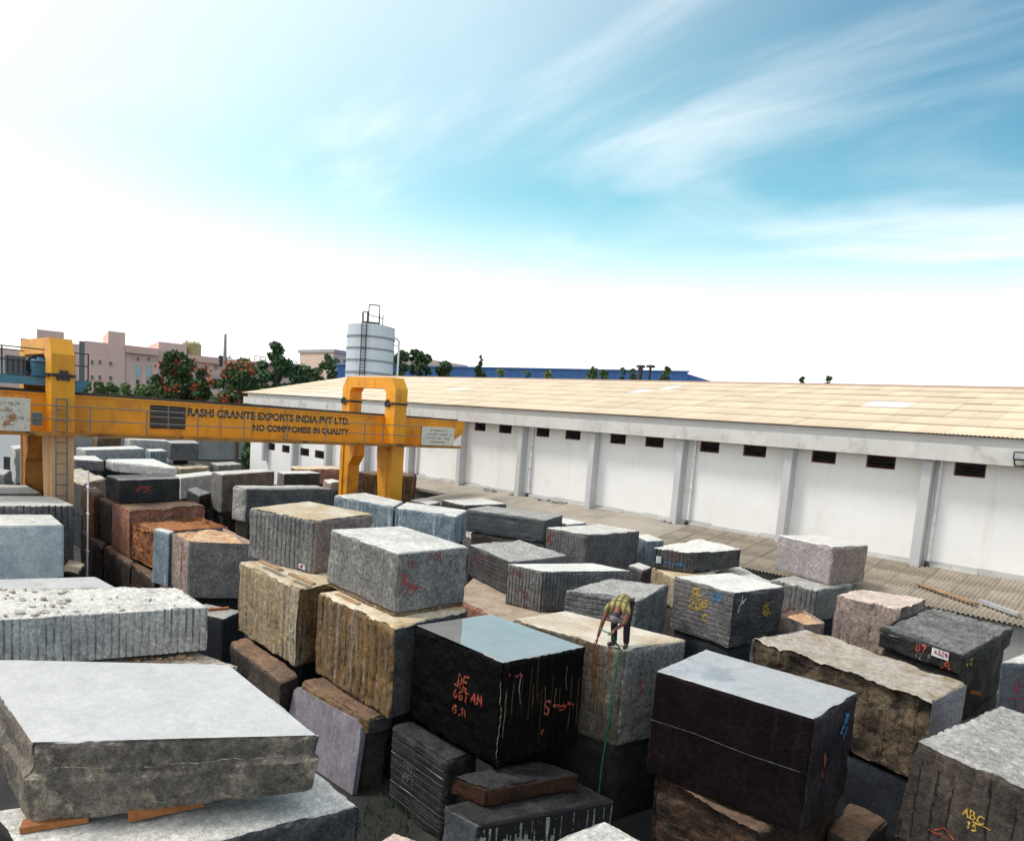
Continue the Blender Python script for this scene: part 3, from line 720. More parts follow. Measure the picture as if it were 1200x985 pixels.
simple('board_white', (0.68, 0.64, 0.55), 0.6, var=0.06, scale=2.5, dirt=((0.42, 0.19, 0.07), 0.60, 0.70, 2.6))
simple('board_rusty', (0.64, 0.60, 0.50), 0.6, var=0.06, scale=2.5, dirt=((0.40, 0.17, 0.07), 0.52, 0.66, 2.0))
simple('faint_paint', (0.30, 0.22, 0.16), 0.7, var=0.3, scale=6.0)
simple('rail_grey', (0.20, 0.19, 0.18), 0.5, 0.2)
simple('timber_grey', (0.30, 0.30, 0.29), 0.8)
CX = -32.63                                     # near leg line
cr = empty('gantry_crane', (CX, 16, 0)); tag(cr, 'yellow gantry crane spanning the stone yard with black lettering', 'crane')
CINV = Matrix.Translation(-cr.location)
def cpart(mb, name, mat, parent=cr):
    o = mb.build(name, MATS[mat]); o.parent = parent
    o.matrix_parent_inverse = CINV if parent is cr else Matrix.Identity(4)
    return o
GX0, GX1 = -33.95, -33.05                       # near girder
FX0, FX1 = -36.6, -35.7                         # far girder
GZ0, GZ1 = 6.20, 7.64
YL, YR = 7.67, 24.0
def girder(x0, x1, name):
    y0, y1 = 1.6, 29.75
    m = MB(); m.prism([(y0, GZ0 + .9), (y0 + 1.3, GZ0 + .02), (y1 - 1.3, GZ0 + .02), (y1 - .15, GZ0 + .75), (y1, GZ1 - .25), (y1 - .1, GZ1), (y0, GZ1)], lambda a, b, d: (d, a, b), x0, x1)
    o = cpart(m, name, 'crane_yellow')
    for z0, z1, nm in ((GZ1 + .002, GZ1 + .05, 'top_flange'), (GZ0 - .05, GZ0 + .017, 'bottom_flange')):
        f = MB(); f.box(x0 - .07, x1 + .07, y0 + (1.3 if z0 < 7 else 0), y1 - (1.3 if z0 < 7 else .15), z0, z1); cpart(f, nm, 'crane_yellow', o)
    f = MB(); f.box((x0 + x1) / 2 - .05, (x0 + x1) / 2 + .05, y0 + .2, y1 - .3, GZ1 + .052, GZ1 + .15); cpart(f, 'rail', 'dark_steel', o)
    if x1 > -34:
        k = y0 + 3
        while k < y1 - 2:
            f = MB(); f.box(x1 + .001, x1 + .006, k - .04, k + .04, GZ0 + .03, GZ1 - .01); cpart(f, 'plate_seam', 'crane_yellow', o); k += 3.2
    return o
gd = girder(GX0, GX1, 'girder'); girder(FX0, FX1, 'girder')
def portal(yc, hw, faded):
    y0, y1 = yc - hw, yc + hw
    xo, xi = -32.12, -32.98                      # near leg outer / inner
    fo, fi = -37.42, -36.64
    up, low = ('crane_yellow', 'crane_faded') if faded else ('crane_yellow', 'crane_yellow')
    # arch: upper legs + crossbeam with cut corners, extruded along Y
    zt = 9.86
    def F(a, b, d): return (a, d, b)
    m = MB(); m.prism([(xo, 6.18), (xo, zt - .62), (xo - .42, zt), (xi - .28, zt), (xi - .28, zt - .62), (xi, zt - .85), (xi - .05, 6.18)], F, y0, y1); cpart(m, 'near_leg', up)
    m = MB(); m.prism([(fo, 6.18), (fo, zt - .62), (fo + .42, zt), (fi + .26, zt), (fi + .26, zt - .62), (fi, zt - .85), (fi + .05, 6.18)], F, y0, y1); cpart(m, 'far_leg', up)
    m = MB(); m.box(fi + .262, xi - .282, y0 + .003, y1 - .003, zt - .62, zt); cpart(m, 'crossbeam', 'crane_yellow')
    # lower legs, wider under the girder, tapering down
    m = MB(); m.prism([(xo, 6.14), (xi - .62, 6.14), (xi - .62, 5.5), (xi - .02, 0.55), (xo, 0.55)], F, y0 + .02, y1 - .02); a = cpart(m, 'near_leg_lower', low)
    m = MB(); m.prism([(fo, 6.14), (fi + .62, 6.14), (fi + .62, 5.2), (fi + .15, 4.6), (fi + .02, 0.55), (fo, 0.55)], F, y0 + .02, y1 - .02); b = cpart(m, 'far_leg_lower', 'rusty_yellow' if faded else low)
    for q in (a, b):
        f = MB(); xx = (xo - .38) if q is a else (fo + .4)
        f.box(xx - .02, xx + .02, y0 - .05, y0 + .018, 0.6, 6.1); cpart(f, 'stiffener', low, q)
    f = MB(); f.box(xo + .001, xo + .02, yc - .03, yc + .03, 6.3, zt - .75); cpart(f, 'stiffener', up)
    m = MB(); m.box(fo - .9, xo + .9, y0 + .05, y1 - .05, 0.25, 0.54); cpart(m, 'sill_beam', 'crane_yellow')
    for x in (fo - .5, xo + .5):
        m = MB(); m.tube((x, yc - .12, .25), (x, yc + .12, .25), .25, 18); cpart(m, 'wheel', 'dark_steel')
    # bolted collars with grease-black joints
    for x, xs in ((xo, 1), (fi, 1)):
        m = MB()
        for k in range(6): m.tube((xo + .0 if x == xo else fi, yc - .3 + k * .12, 8.42), (xo + .09 if x == xo else fi + .09, yc - .3 + k * .12, 8.42), .045, 6)
        for k in range(5): m.tube((xo - .7 + k * .14 if x == xo else fo + .1 + k * .14, y0 - .01, 8.42), (xo - .7 + k * .14 if x == xo else fo + .1 + k * .14, y0 - .1, 8.42), .07, 6)
        for k in range(7):
            rz_ = 8.42 + (k % 3 - 1) * .13
            if faded and x == xo: m.tube((xo - .02, yc - .17 + k * .055, rz_), (xo + .07, yc - .17 + k * .055, rz_), .075, 8)
            else: m.tube(((xi if x == xo else fo) + .1 + (k % 4) * .09, y0 + .02, rz_), ((xi if x == xo else fo) + .1 + (k % 4) * .09, y0 - .1, rz_), .075, 8)
        xa, xb = (xi - .06, xo + .05) if x == xo else (fo - .05, fi + .06)
        m.box(xa, xb, y0 - .05, y1 + .05, 8.36, 8.40); m.box(xa, xb, y0 - .05, y1 + .05, 8.44, 8.48)
        cpart(m, 'bolted_collar', 'dark_steel')
portal(YL, .40, True); portal(YR, .42, False)
# walkway along the near girder with railing
WKX0, WKX1 = GX1 + .003, -31.75
m = MB(); m.box(WKX0, WKX1, 2.4, 28.3, GZ0 - .10, GZ0 - .052); o = cpart(m, 'walkway', 'crane_yellow')
m = MB(); m.box(WKX1 + .001, WKX1 + .03, 2.4, 28.3, GZ0 - .13, GZ0 + .03); cpart(m, 'kick_plate', 'rusty_yellow', o)
posts = [on_x(p, WKX1)[1] for p in ((106, 490), (172, 490), (232, 495), (286, 500), (337, 505), (382, 508), (427, 512), (449, 515))]
posts = [2.6, 4.4] + posts
for y in posts:
    m = MB(); m.tube((WKX1, y, GZ0 - .05), (WKX1, y, GZ0 + 1.05), .028, 6); cpart(m, 'rail_post', 'rail_grey')
for z in (.52, 1.05):
    m = MB(); m.tube((WKX1, 2.5, GZ0 + z), (WKX1, 26.3, GZ0 + z), .022, 6); cpart(m, 'handrail', 'rail_grey')
# black lattice panel
ya, yb = on_x((176, 480), GX1)[1], on_x((217, 486), GX1)[1]
m = MB(); m.box(GX1 + .004, GX1 + .05, ya, yb, GZ0 + .28, GZ0 + 1.28); p = cpart(m, 'vent_panel', 'dark_void')
for k in range(1, 9):
    s = MB(); s.bar((GX1 + .055, ya, GZ0 + .28 + k * .111), (GX1 + .055, yb, GZ0 + .28 + k * .111), .02, .035, (.5, 0, 1)); cpart(s, 'slat', 'machine_grey', p)
s = MB(); s.box(GX1 + .051, GX1 + .075, (ya + yb) / 2 - .03, (ya + yb) / 2 + .03, GZ0 + .28, GZ0 + 1.28); s.box(GX1 + .076, GX1 + .09, ya, yb, GZ0 + .76, GZ0 + .81); cpart(s, 'mullion', 'rail_grey', p)
# lettering
def text_part(txt, size, y, z, x, width, mat, parent, inv, name='lettering', bold=0.016, rotz=90):
    cu = bpy.data.curves.new('txt', 'FONT'); cu.body = txt; cu.size = size; cu.extrude = 0.004; cu.offset = bold; cu.align_x = 'LEFT'
    to = bpy.data.objects.new('txt', cu); COL.objects.link(to)
    dg = bpy.context.evaluated_depsgraph_get(); me = bpy.data.meshes.new_from_object(to.evaluated_get(dg))
    bpy.data.objects.remove(to)
    xs_ = [v.co.x for v in me.vertices]; w0 = max(xs_) - min(xs_)
    for v in me.vertices: v.co.x = (v.co.x - min(xs_)) * width / w0
    me.name = name; me.materials.clear(); me.materials.append(MATS[mat])
    o = bpy.data.objects.new(name, me); COL.objects.link(o); o.parent = parent; o.matrix_parent_inverse = inv
    o.rotation_euler = (R(90), 0, R(rotz)); o.location = (x, y, z)
    return o
y0, y1 = on_x((220, 482), GX1)[1], on_x((409, 500), GX1)[1]
text_part('RASHI GRANITE EXPORTS INDIA PVT LTD.', .50, y0, GZ0 + .90, GX1 + .008, y1 - y0, 'lettering', cr, CINV)
y2 = on_x((296, 503), GX1)[1]
text_part('NO COMPROMISE IN QUALITY', .42, y2, GZ0 + .36, GX1 + .008, y1 - y2, 'lettering', cr, CINV)
# boards on the railing
def board(ya, yb, z0, z1, mat, lines):
    x = WKX1 + .04
    m = MB(); m.cbox(x, x + .04, ya, yb, z0, z1, .008); b = cpart(m, 'notice_board', mat)
    for k in (ya + .06, yb - .06):
        m = MB(); m.box(x - .05, x - .003, k - .05, k + .05, GZ0 - .05, z1 + .03); cpart(m, 'board_post', 'dark_steel', b)
    rn = random.Random(int(abs(ya) * 100))
    for i, (f0, f1, mt) in enumerate(lines):          # faded, no longer legible lines of print
        q = MB(); zc = z1 - (i + .9) * (z1 - z0) / (len(lines) + .8); y = ya + (yb - ya) * f0; hh_ = (z1 - z0) * .055
        while y < ya + (yb - ya) * f1:
            w_ = rn.uniform(.04, .09)
            if rn.random() < .82:
                for u in range(2): q.bar((x + .044, y + rn.uniform(0, .02), zc + rn.uniform(-hh_, hh_)), (x + .044, y + w_ * .75, zc + rn.uniform(-hh_, hh_)), .004, .028, (0, 0, 1))
            y += w_
        q.build('faded_print', MATS[mt], b)
y0, y1 = on_x((493, 515), WKX1)[1], on_x((531, 515), WKX1)[1]
board(y0, y1, GZ0 + .02, GZ0 + 1.08, 'board_white', ((.24, .74, 'timber_orange'), (.16, .8, 'faint_paint'), (.14, .86, 'faint_paint'), (.2, .7, 'timber_orange')))
y0, y1 = on_x((-14, 478), WKX1)[1], on_x((35, 478), WKX1)[1]
board(y0, y1, GZ0 + .02, GZ0 + 1.25, 'board_rusty', ((.25, .7, 'timber_orange'), (.15, .72, 'faint_paint'), (.3, .85, 'faint_paint'), (.35, .6, 'faint_paint')))
m = MB(); m.cbox(WKX1 - .3, WKX1 - .05, y1 + .1, y1 + .42, GZ0 + .25, GZ0 + .75, .02); cpart(m, 'junction_box', 'machine_grey')
# ladder on the near left leg
lad = empty('access_ladder', (-32.0, YL, 0)); lad.parent = cr; lad.matrix_parent_inverse = CINV
ly0, ly1 = on_x((65.5, 500), -31.95)[1], on_x((78.5, 500), -31.95)[1]
for y in (ly0, ly1):
    m = MB(); m.bar((-31.93, y, 1.0), (-31.93, y, GZ0 + 1.35), .05, .09, (1, 0, 0)); o = m.build('stile', MATS['rail_grey']); o.parent = lad; o.matrix_parent_inverse = Matrix.Translation((32.0, -YL, 0))
z = 1.2
while z < GZ0 + 1.3:
    m = MB(); m.tube((-31.93, ly0, z), (-31.93, ly1, z), .022, 6); o = m.build('rung', MATS['rail_grey']); o.parent = lad; o.matrix_parent_inverse = Matrix.Translation((32.0, -YL, 0)); z += .42
# thin white cable conduit standing beside the leg
pa = on_z((95, 668), 0.9); 
cp = empty('conduit_pole', (-29.1, 7.75, 0)); tag(cp, 'thin white conduit pole beside the left crane leg', 'pole')
m = MB(); m.tube((0, 0, 0), (-.05, .02, 5.0), .03, 8); m.build('pipe', MATS['pipe_white'], cp)
for z in (2.0, 3.4, 4.4):
    m = MB(); m.bar((-.13, 0, z), (.13, 0, z), .05, .05); m.build('clip', MATS['pipe_white'], cp)
# ------------------------------------------------------------------ crane trolley
tr = empty('crane_trolley', (-34.8, 7.0, GZ1 + .15)); tag(tr, 'blue hoist trolley with winch and railing on top of the crane girders', 'trolley')
def tpart(mb, name, mat, parent=tr): return mb.build(name, MATS[mat], parent)
ta, tb = 3.2 - 7.0, on_x((104, 448), -33.4)[1] - 7.0
m = MB(); m.box(-1.9, 1.55, ta, tb, .42, .50); m.box(1.44, 1.553, ta, tb - .1, .18, .419); m.box(-1.9, -1.79, ta, tb - .1, .18, .419)
m.box(-1.75, 1.4, ta + .2, ta + .4, .2, .418); m.box(-1.75, 1.4, tb - .8, tb - .6, .2, .418); tpart(m, 'platform', 'trolley_blue')
for x in (1.3, -1.35):
    for y in (ta + .9, tb - .55):
        m = MB(); m.tube((x - .09, y, .17), (x + .09, y, .17), .17, 16); w = tpart(m, 'wheel', 'dark_steel'); 
        m = MB(); m.cbox(x + .1, x + .3, y - .28, y + .28, .02, .34, .03); m2 = m.build('wheel_box', MATS['trolley_blue'], w)
ybx0, ybx1 = on_x((7, 425), -33.4)[1] - 7.0, on_x((32, 425), -33.4)[1] - 7.0
m = MB(); m.cbox(.2, 1.2, ybx0, ybx1, .503, 1.28, .03); c = tpart(m, 'control_cabinet', 'machine_grey')
for k in range(4):
    s = MB(); y = ybx0 + (ybx1 - ybx0) * (k + .5) / 4; s.box(1.203, 1.22, y - .02, y + .02, .6, 1.2); s.build('door_rib', MATS['dark_steel'], c)
y = ybx1 + .5
m = MB(); m.tube((-1.4, y, .95), (.7, y, .95), .36, 20); m.tube((.7, y, .95), (.8, y, .95), .45, 20); tpart(m, 'winch_drum', 'dark_steel')
m = MB(); m.cbox(.82, 1.3, y - .3, y + .35, .505, 1.2, .05); m.tube((1.0, y + .1, 1.2), (1.0, y + .1, 1.3), .2, 14); tpart(m, 'gearbox', 'trolley_blue')
m = MB(); m.tube((.9, y + .5, .8), (.9, y + 1.15, .8), .22, 16); m.cbox(.7, 1.1, y + .55, y + 1.1, .5, .62, .02); tpart(m, 'motor', 'trolley_blue')
m = MB(); m.cbox(.6, 1.2, tb - 1.0, tb - .5, .505, .8, .03); tpart(m, 'brake_box', 'trolley_blue')
for y in (ta + .1, ybx0 - .15, ybx1 + 1.2, tb - 1.0, tb - .55, tb - .05):
    m = MB(); m.tube((1.5, y, .5), (1.5, y, 1.62), .03, 6); tpart(m, 'rail_post', 'dark_steel')
for z in (1.1, 1.6):
    for x in (1.5, -1.85):
        m = MB(); m.tube((x, ta + .1, z), (x, tb - .05, z), .025, 6); tpart(m, 'handrail', 'dark_steel')
for y in (ta + .1, ybx1 + 1.2, tb - .05):
    m = MB(); m.tube((-1.85, y, .5), (-1.85, y, 1.62), .03, 6); tpart(m, 'rail_post', 'dark_steel')

# ------------------------------------------------------------------ stone
stone('grey', (0.25, 0.255, 0.26), (0.15, 0.155, 0.165), 0.5, 45)
stone('midgrey', (0.17, 0.17, 0.18), (0.095, 0.096, 0.104), 0.45, 50)
stone('darkgrey', (0.075, 0.077, 0.083), (0.035, 0.036, 0.04), 0.5, 50, rough=0.6)
stone('slate', (0.062, 0.064, 0.066), (0.028, 0.029, 0.032), 0.4, 40, rough=0.5, rvar=0.15, spec=0.18)
stone('black', (0.011, 0.011, 0.012), (0.004, 0.004, 0.005), 0.6, 40, rough=0.5, rvar=0.14, bump=0.02, spec=0.08)
stone('black_rust', (0.012, 0.010, 0.009), (0.005, 0.005, 0.005), 0.6, 40, streak=((0.20, 0.10, 0.045), 0.9, 0.60, 0.70), rough=0.55, bump=0.015, spec=0.08)
stone('maroon', (0.020, 0.011, 0.014), (0.008, 0.005, 0.007), 0.5, 40, rough=0.55, spec=0.10, streak=((0.05, 0.025, 0.03), 0.5, 0.55, 0.75))
stone('maroon_side', (0.055, 0.045, 0.055), (0.022, 0.018, 0.024), 0.5, 40, rough=0.6, spec=0.15)
stone('beige', (0.42, 0.335, 0.215), (0.27, 0.20, 0.12), 0.35, 40, streak=((0.47, 0.43, 0.36), 0.8, 0.48, 0.62))
stone('brown', (0.27, 0.165, 0.07), (0.13, 0.078, 0.036), 0.4, 40, streak=((0.34, 0.31, 0.28), 0.75, 0.52, 0.66))
stone('mansgrey', (0.25, 0.24, 0.225), (0.14, 0.13, 0.115), 0.5, 45, streak=((0.17, 0.085, 0.03), 0.95, 0.47, 0.60))
stone('rust', (0.34, 0.14, 0.055), (0.12, 0.055, 0.03), 0.4, 35, bump=0.03, patch=((0.06, 0.045, 0.04), 0.55, 0.66, 1.3))
stone('darkbrown', (0.11, 0.06, 0.035), (0.035, 0.022, 0.016), 0.5, 35, bump=0.03, vein=((0.17, 0.12, 0.08), 0.8, (0.5, 0.2, 0.6)))
stone('umber', (0.085, 0.07, 0.062), (0.04, 0.034, 0.032), 0.4, 35, bump=0.02, streak=((0.12, 0.09, 0.07), 0.6, 0.52, 0.7))
stone('reddish', (0.31, 0.155, 0.11), (0.17, 0.085, 0.062), 0.4, 40, bump=0.025)
stone('bluegrey', (0.20, 0.255, 0.31), (0.10, 0.14, 0.19), 0.3, 40, streak=((0.44, 0.48, 0.52), 0.75, 0.52, 0.66))
stone('steelblue', (0.17, 0.20, 0.235), (0.10, 0.12, 0.15), 0.25, 50, patch=((0.19, 0.185, 0.17), 0.5, 0.7, .9))
stone('pinkgrey', (0.42, 0.34, 0.315), (0.27, 0.225, 0.215), 0.4, 40, bump=0.02, patch=((0.40, 0.22, 0.13), 0.6, 0.7, 1.5))
stone('lilac', (0.46, 0.43, 0.46), (0.34, 0.315, 0.345), 0.3, 40, vein=((0.24, 0.22, 0.26), 0.6, (0.1, 0.25, 0.3)), patch=((0.42, 0.24, 0.15), 0.66, 0.72, 1.2))
stone('marble', (0.47, 0.515, 0.55), (0.34, 0.385, 0.43), 0.16, 40, bump=0.006, patch=((0.26, 0.31, 0.38), 0.58, 0.72, 1.2))
stone('palegrey', (0.46, 0.47, 0.48), (0.32, 0.33, 0.345), 0.35, 40)
stone('slabside', (0.185, 0.165, 0.145), (0.085, 0.078, 0.072), 0.35, 30, bump=0.03, patch=((0.33, 0.275, 0.205), 0.52, 0.68, 2.2))
stone('warmrough', (0.27, 0.215, 0.15), (0.07, 0.05, 0.036), 0.4, 35, bump=0.03, patch=((0.028, 0.02, 0.016), 0.44, 0.58, 1.0), streak=((0.22, 0.14, 0.08), 0.6, 0.55, 0.7))
stone('purpleslab', (0.28, 0.27, 0.33), (0.20, 0.19, 0.24), 0.2, 40, bump=0.006, streak=((0.36, 0.35, 0.40), 0.5, 0.5, 0.7))
stone('aaslab', (0.10, 0.038, 0.014), (0.035, 0.016, 0.008), 0.4, 35, bump=0.02)
stone('navy', (0.035, 0.045, 0.065), (0.018, 0.023, 0.035), 0.3, 40)
# tops: sawn, dusty or wet; two have sky reflection in their colour
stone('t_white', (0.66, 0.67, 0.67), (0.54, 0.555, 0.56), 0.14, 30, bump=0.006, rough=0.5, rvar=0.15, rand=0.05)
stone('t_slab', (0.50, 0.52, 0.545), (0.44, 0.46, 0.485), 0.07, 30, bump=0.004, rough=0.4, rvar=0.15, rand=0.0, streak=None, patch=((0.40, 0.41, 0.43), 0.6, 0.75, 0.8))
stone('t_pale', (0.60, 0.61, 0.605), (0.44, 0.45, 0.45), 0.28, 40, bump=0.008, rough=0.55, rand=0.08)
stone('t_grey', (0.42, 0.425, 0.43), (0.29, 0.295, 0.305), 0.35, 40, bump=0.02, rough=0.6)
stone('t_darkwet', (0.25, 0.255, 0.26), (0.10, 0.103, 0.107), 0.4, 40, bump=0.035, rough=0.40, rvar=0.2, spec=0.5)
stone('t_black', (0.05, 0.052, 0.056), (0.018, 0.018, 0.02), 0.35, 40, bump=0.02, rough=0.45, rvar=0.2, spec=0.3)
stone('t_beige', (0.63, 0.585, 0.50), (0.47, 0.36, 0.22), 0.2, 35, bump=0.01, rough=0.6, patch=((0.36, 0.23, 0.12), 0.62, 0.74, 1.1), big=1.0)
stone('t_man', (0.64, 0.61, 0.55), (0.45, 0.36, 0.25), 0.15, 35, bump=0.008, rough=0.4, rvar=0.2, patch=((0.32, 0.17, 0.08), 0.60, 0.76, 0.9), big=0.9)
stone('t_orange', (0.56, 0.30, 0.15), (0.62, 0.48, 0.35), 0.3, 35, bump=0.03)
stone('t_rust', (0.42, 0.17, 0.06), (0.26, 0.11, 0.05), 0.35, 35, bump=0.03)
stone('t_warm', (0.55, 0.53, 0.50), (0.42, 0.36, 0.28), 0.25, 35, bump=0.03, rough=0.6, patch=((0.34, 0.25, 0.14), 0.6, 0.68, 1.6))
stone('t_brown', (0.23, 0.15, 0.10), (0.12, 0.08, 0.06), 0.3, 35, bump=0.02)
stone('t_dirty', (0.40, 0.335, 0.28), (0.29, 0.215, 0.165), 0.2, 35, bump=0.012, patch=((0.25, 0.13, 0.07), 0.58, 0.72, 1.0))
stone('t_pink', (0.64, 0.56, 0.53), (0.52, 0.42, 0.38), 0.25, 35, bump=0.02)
stone('t_mirror', (0.26, 0.265, 0.27), (0.22, 0.225, 0.23), 0.05, 35, bump=0.0, rough=0.03, rvar=0.012, spec=0.5, rand=0.0)  # pale base paints bright sky reflection onto the black stone
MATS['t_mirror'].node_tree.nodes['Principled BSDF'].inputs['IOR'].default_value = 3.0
stone('t_maroon', (0.42, 0.42, 0.44), (0.36, 0.36, 0.38), 0.1, 35, patch=((0.27, 0.265, 0.28), 0.48, 0.60, 0.55), bump=0.002, rough=0.22, rvar=0.18, spec=0.5, big=0.7, rand=0.0)  # pale base and greyer patches paint sky reflection onto the dark stone
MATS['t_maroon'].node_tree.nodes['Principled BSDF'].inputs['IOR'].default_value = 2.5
for nm, c in (('paint_red', (0.34, 0.045, 0.03)), ('paint_rust', (0.25, 0.04, 0.014)), ('paint_yellow', (0.40, 0.26, 0.03)), ('paint_blue', (0.04, 0.15, 0.32)), ('drill_rust', (0.085, 0.042, 0.018)), ('drill_pale', (0.17, 0.14, 0.105)), ('vein_pale', (0.42, 0.36, 0.27)), ('paint_maroon', (0.25, 0.03, 0.06)), ('paint_white', (0.62, 0.62, 0.62)), ('chalk', (0.16, 0.16, 0.165)), ('drip_black', (0.006, 0.006, 0.007))):
    simple(nm, c, 0.7, var=0.25, scale=9.0)

_perm = np.random.RandomState(4).rand(64, 64, 64).astype(np.float32)
def vnoise(p):
    i = np.floor(p).astype(np.int64); f = p - i; f = f * f * (3 - 2 * f); i &= 63; j = (i + 1) & 63
    x0, y0, z0 = i[:, 0], i[:, 1], i[:, 2]; x1, y1, z1 = j[:, 0], j[:, 1], j[:, 2]; fx, fy, fz = f[:, 0], f[:, 1], f[:, 2]
    P_ = _perm
    a = P_[x0, y0, z0] * (1 - fx) + P_[x1, y0, z0] * fx; b = P_[x0, y1, z0] * (1 - fx) + P_[x1, y1, z0] * fx
    c = P_[x0, y0, z1] * (1 - fx) + P_[x1, y0, z1] * fx; d = P_[x0, y1, z1] * (1 - fx) + P_[x1, y1, z1] * fx
    return (a * (1 - fy) + b * fy) * (1 - fz) + (c * (1 - fy) + d * fy) * fz
def fbm(p, s, o=4):
    v = 0; a = .5; t = 0
    for k in range(o):
        v = v + a * vnoise(p * s + k * 17.3); t += a; a *= .55; s *= 2.05
    return v / t
# finish: amplitude of the broken surface, groove period, groove depth, groove direction ('v','h')
FIN = {'polish': (.0012, 0, 0, 'v'), 'smooth': (.006, 0, 0, 'v'), 'sawn': (.014, 0, 0, 'v'), 'rough': (.09, 0, 0, 'v'), 'split': (.15, 0, 0, 'v'), 'mid': (.045, 0, 0, 'v'),
       'vdrill': (.035, .18, .055, 'v'), 'vfine': (.028, .135, .048, 'v'), 'vwide': (.06, .28, .05, 'v'), 'hdrill': (.045, .15, .05, 'h'), 'hfine': (.03, .12, .04, 'h'), 'splitv': (.13, .62, .035, 'v'),
       'vdeep': (.03, .135, .05, 'v'), 'grooved': (.06, .25, .06, 'v'), 'layered': (.11, .2, .05, 'v'), 'ribs': (.015, .16, .075, 'v')}
def face_disp(key, fin, c, d, e, seed):
    """inward displacement on one face; c along the face, d across (down or back), e distance to the face's edge"""
    amp, per, dep, dr = FIN[fin]
    p = np.stack([c, d, np.full_like(c, seed * 7.13 + key * 31.7)], 1)
    lo = fbm(p, .9, 3); hi = fbm(p + 9.1, 4.5, 4)
    out = amp * (1.3 * (1 - lo) * (1.6 if amp > .05 else 1) + .55 * np.abs(hi - .5) * 2)
    if amp > .12:                                         # stepped, conchoidal breaks
        st = fbm(p + 3.3, 1.7, 2); out += .10 * np.floor(st * 5) / 5
    out += amp * .45 * (np.abs(fbm(p + 77, 11.0, 3) - .5) * 2 - .2)
    if per:
        q = c if dr == 'v' else d
        w = q + (.05 if per < .2 else .13) * per * (fbm(p + 21, 2.0, 2) - .5) * 6
        ph = np.abs(((w / per) % 1.0) - .5) * 2            # 0 in the middle of a rib, 1 at the groove
        cell = np.floor(w / per)
        per_g = vnoise(np.stack([cell * 3.7, np.full_like(cell, seed * 1.9), np.full_like(cell, 2.2)], 1))
        fade = np.clip((fbm(p + 40, .8, 2) - .25) * 3.0, .55 if per < .19 else .1, 1)
        out += dep * np.clip((ph - (.80 if dr == 'h' else .66)) / (.20 if dr == 'h' else .34), 0, 1) ** 1.2 * (.45 + 1.1 * per_g) * fade + .012 * (per_g - .5)
    r_ = (.006 if amp < .005 else .02) + (.012 if amp < .005 else .03 if amp < .02 else .10) * fbm(p + 60, 2.6, 3) ** 2.5 * 2
    out += np.maximum(0, r_ - e) * .75
    return out - (.05 if amp > .12 else .9 * amp)
BSURF = {}
BOT = {'FF': (-.3, -.28, 0, 0)}
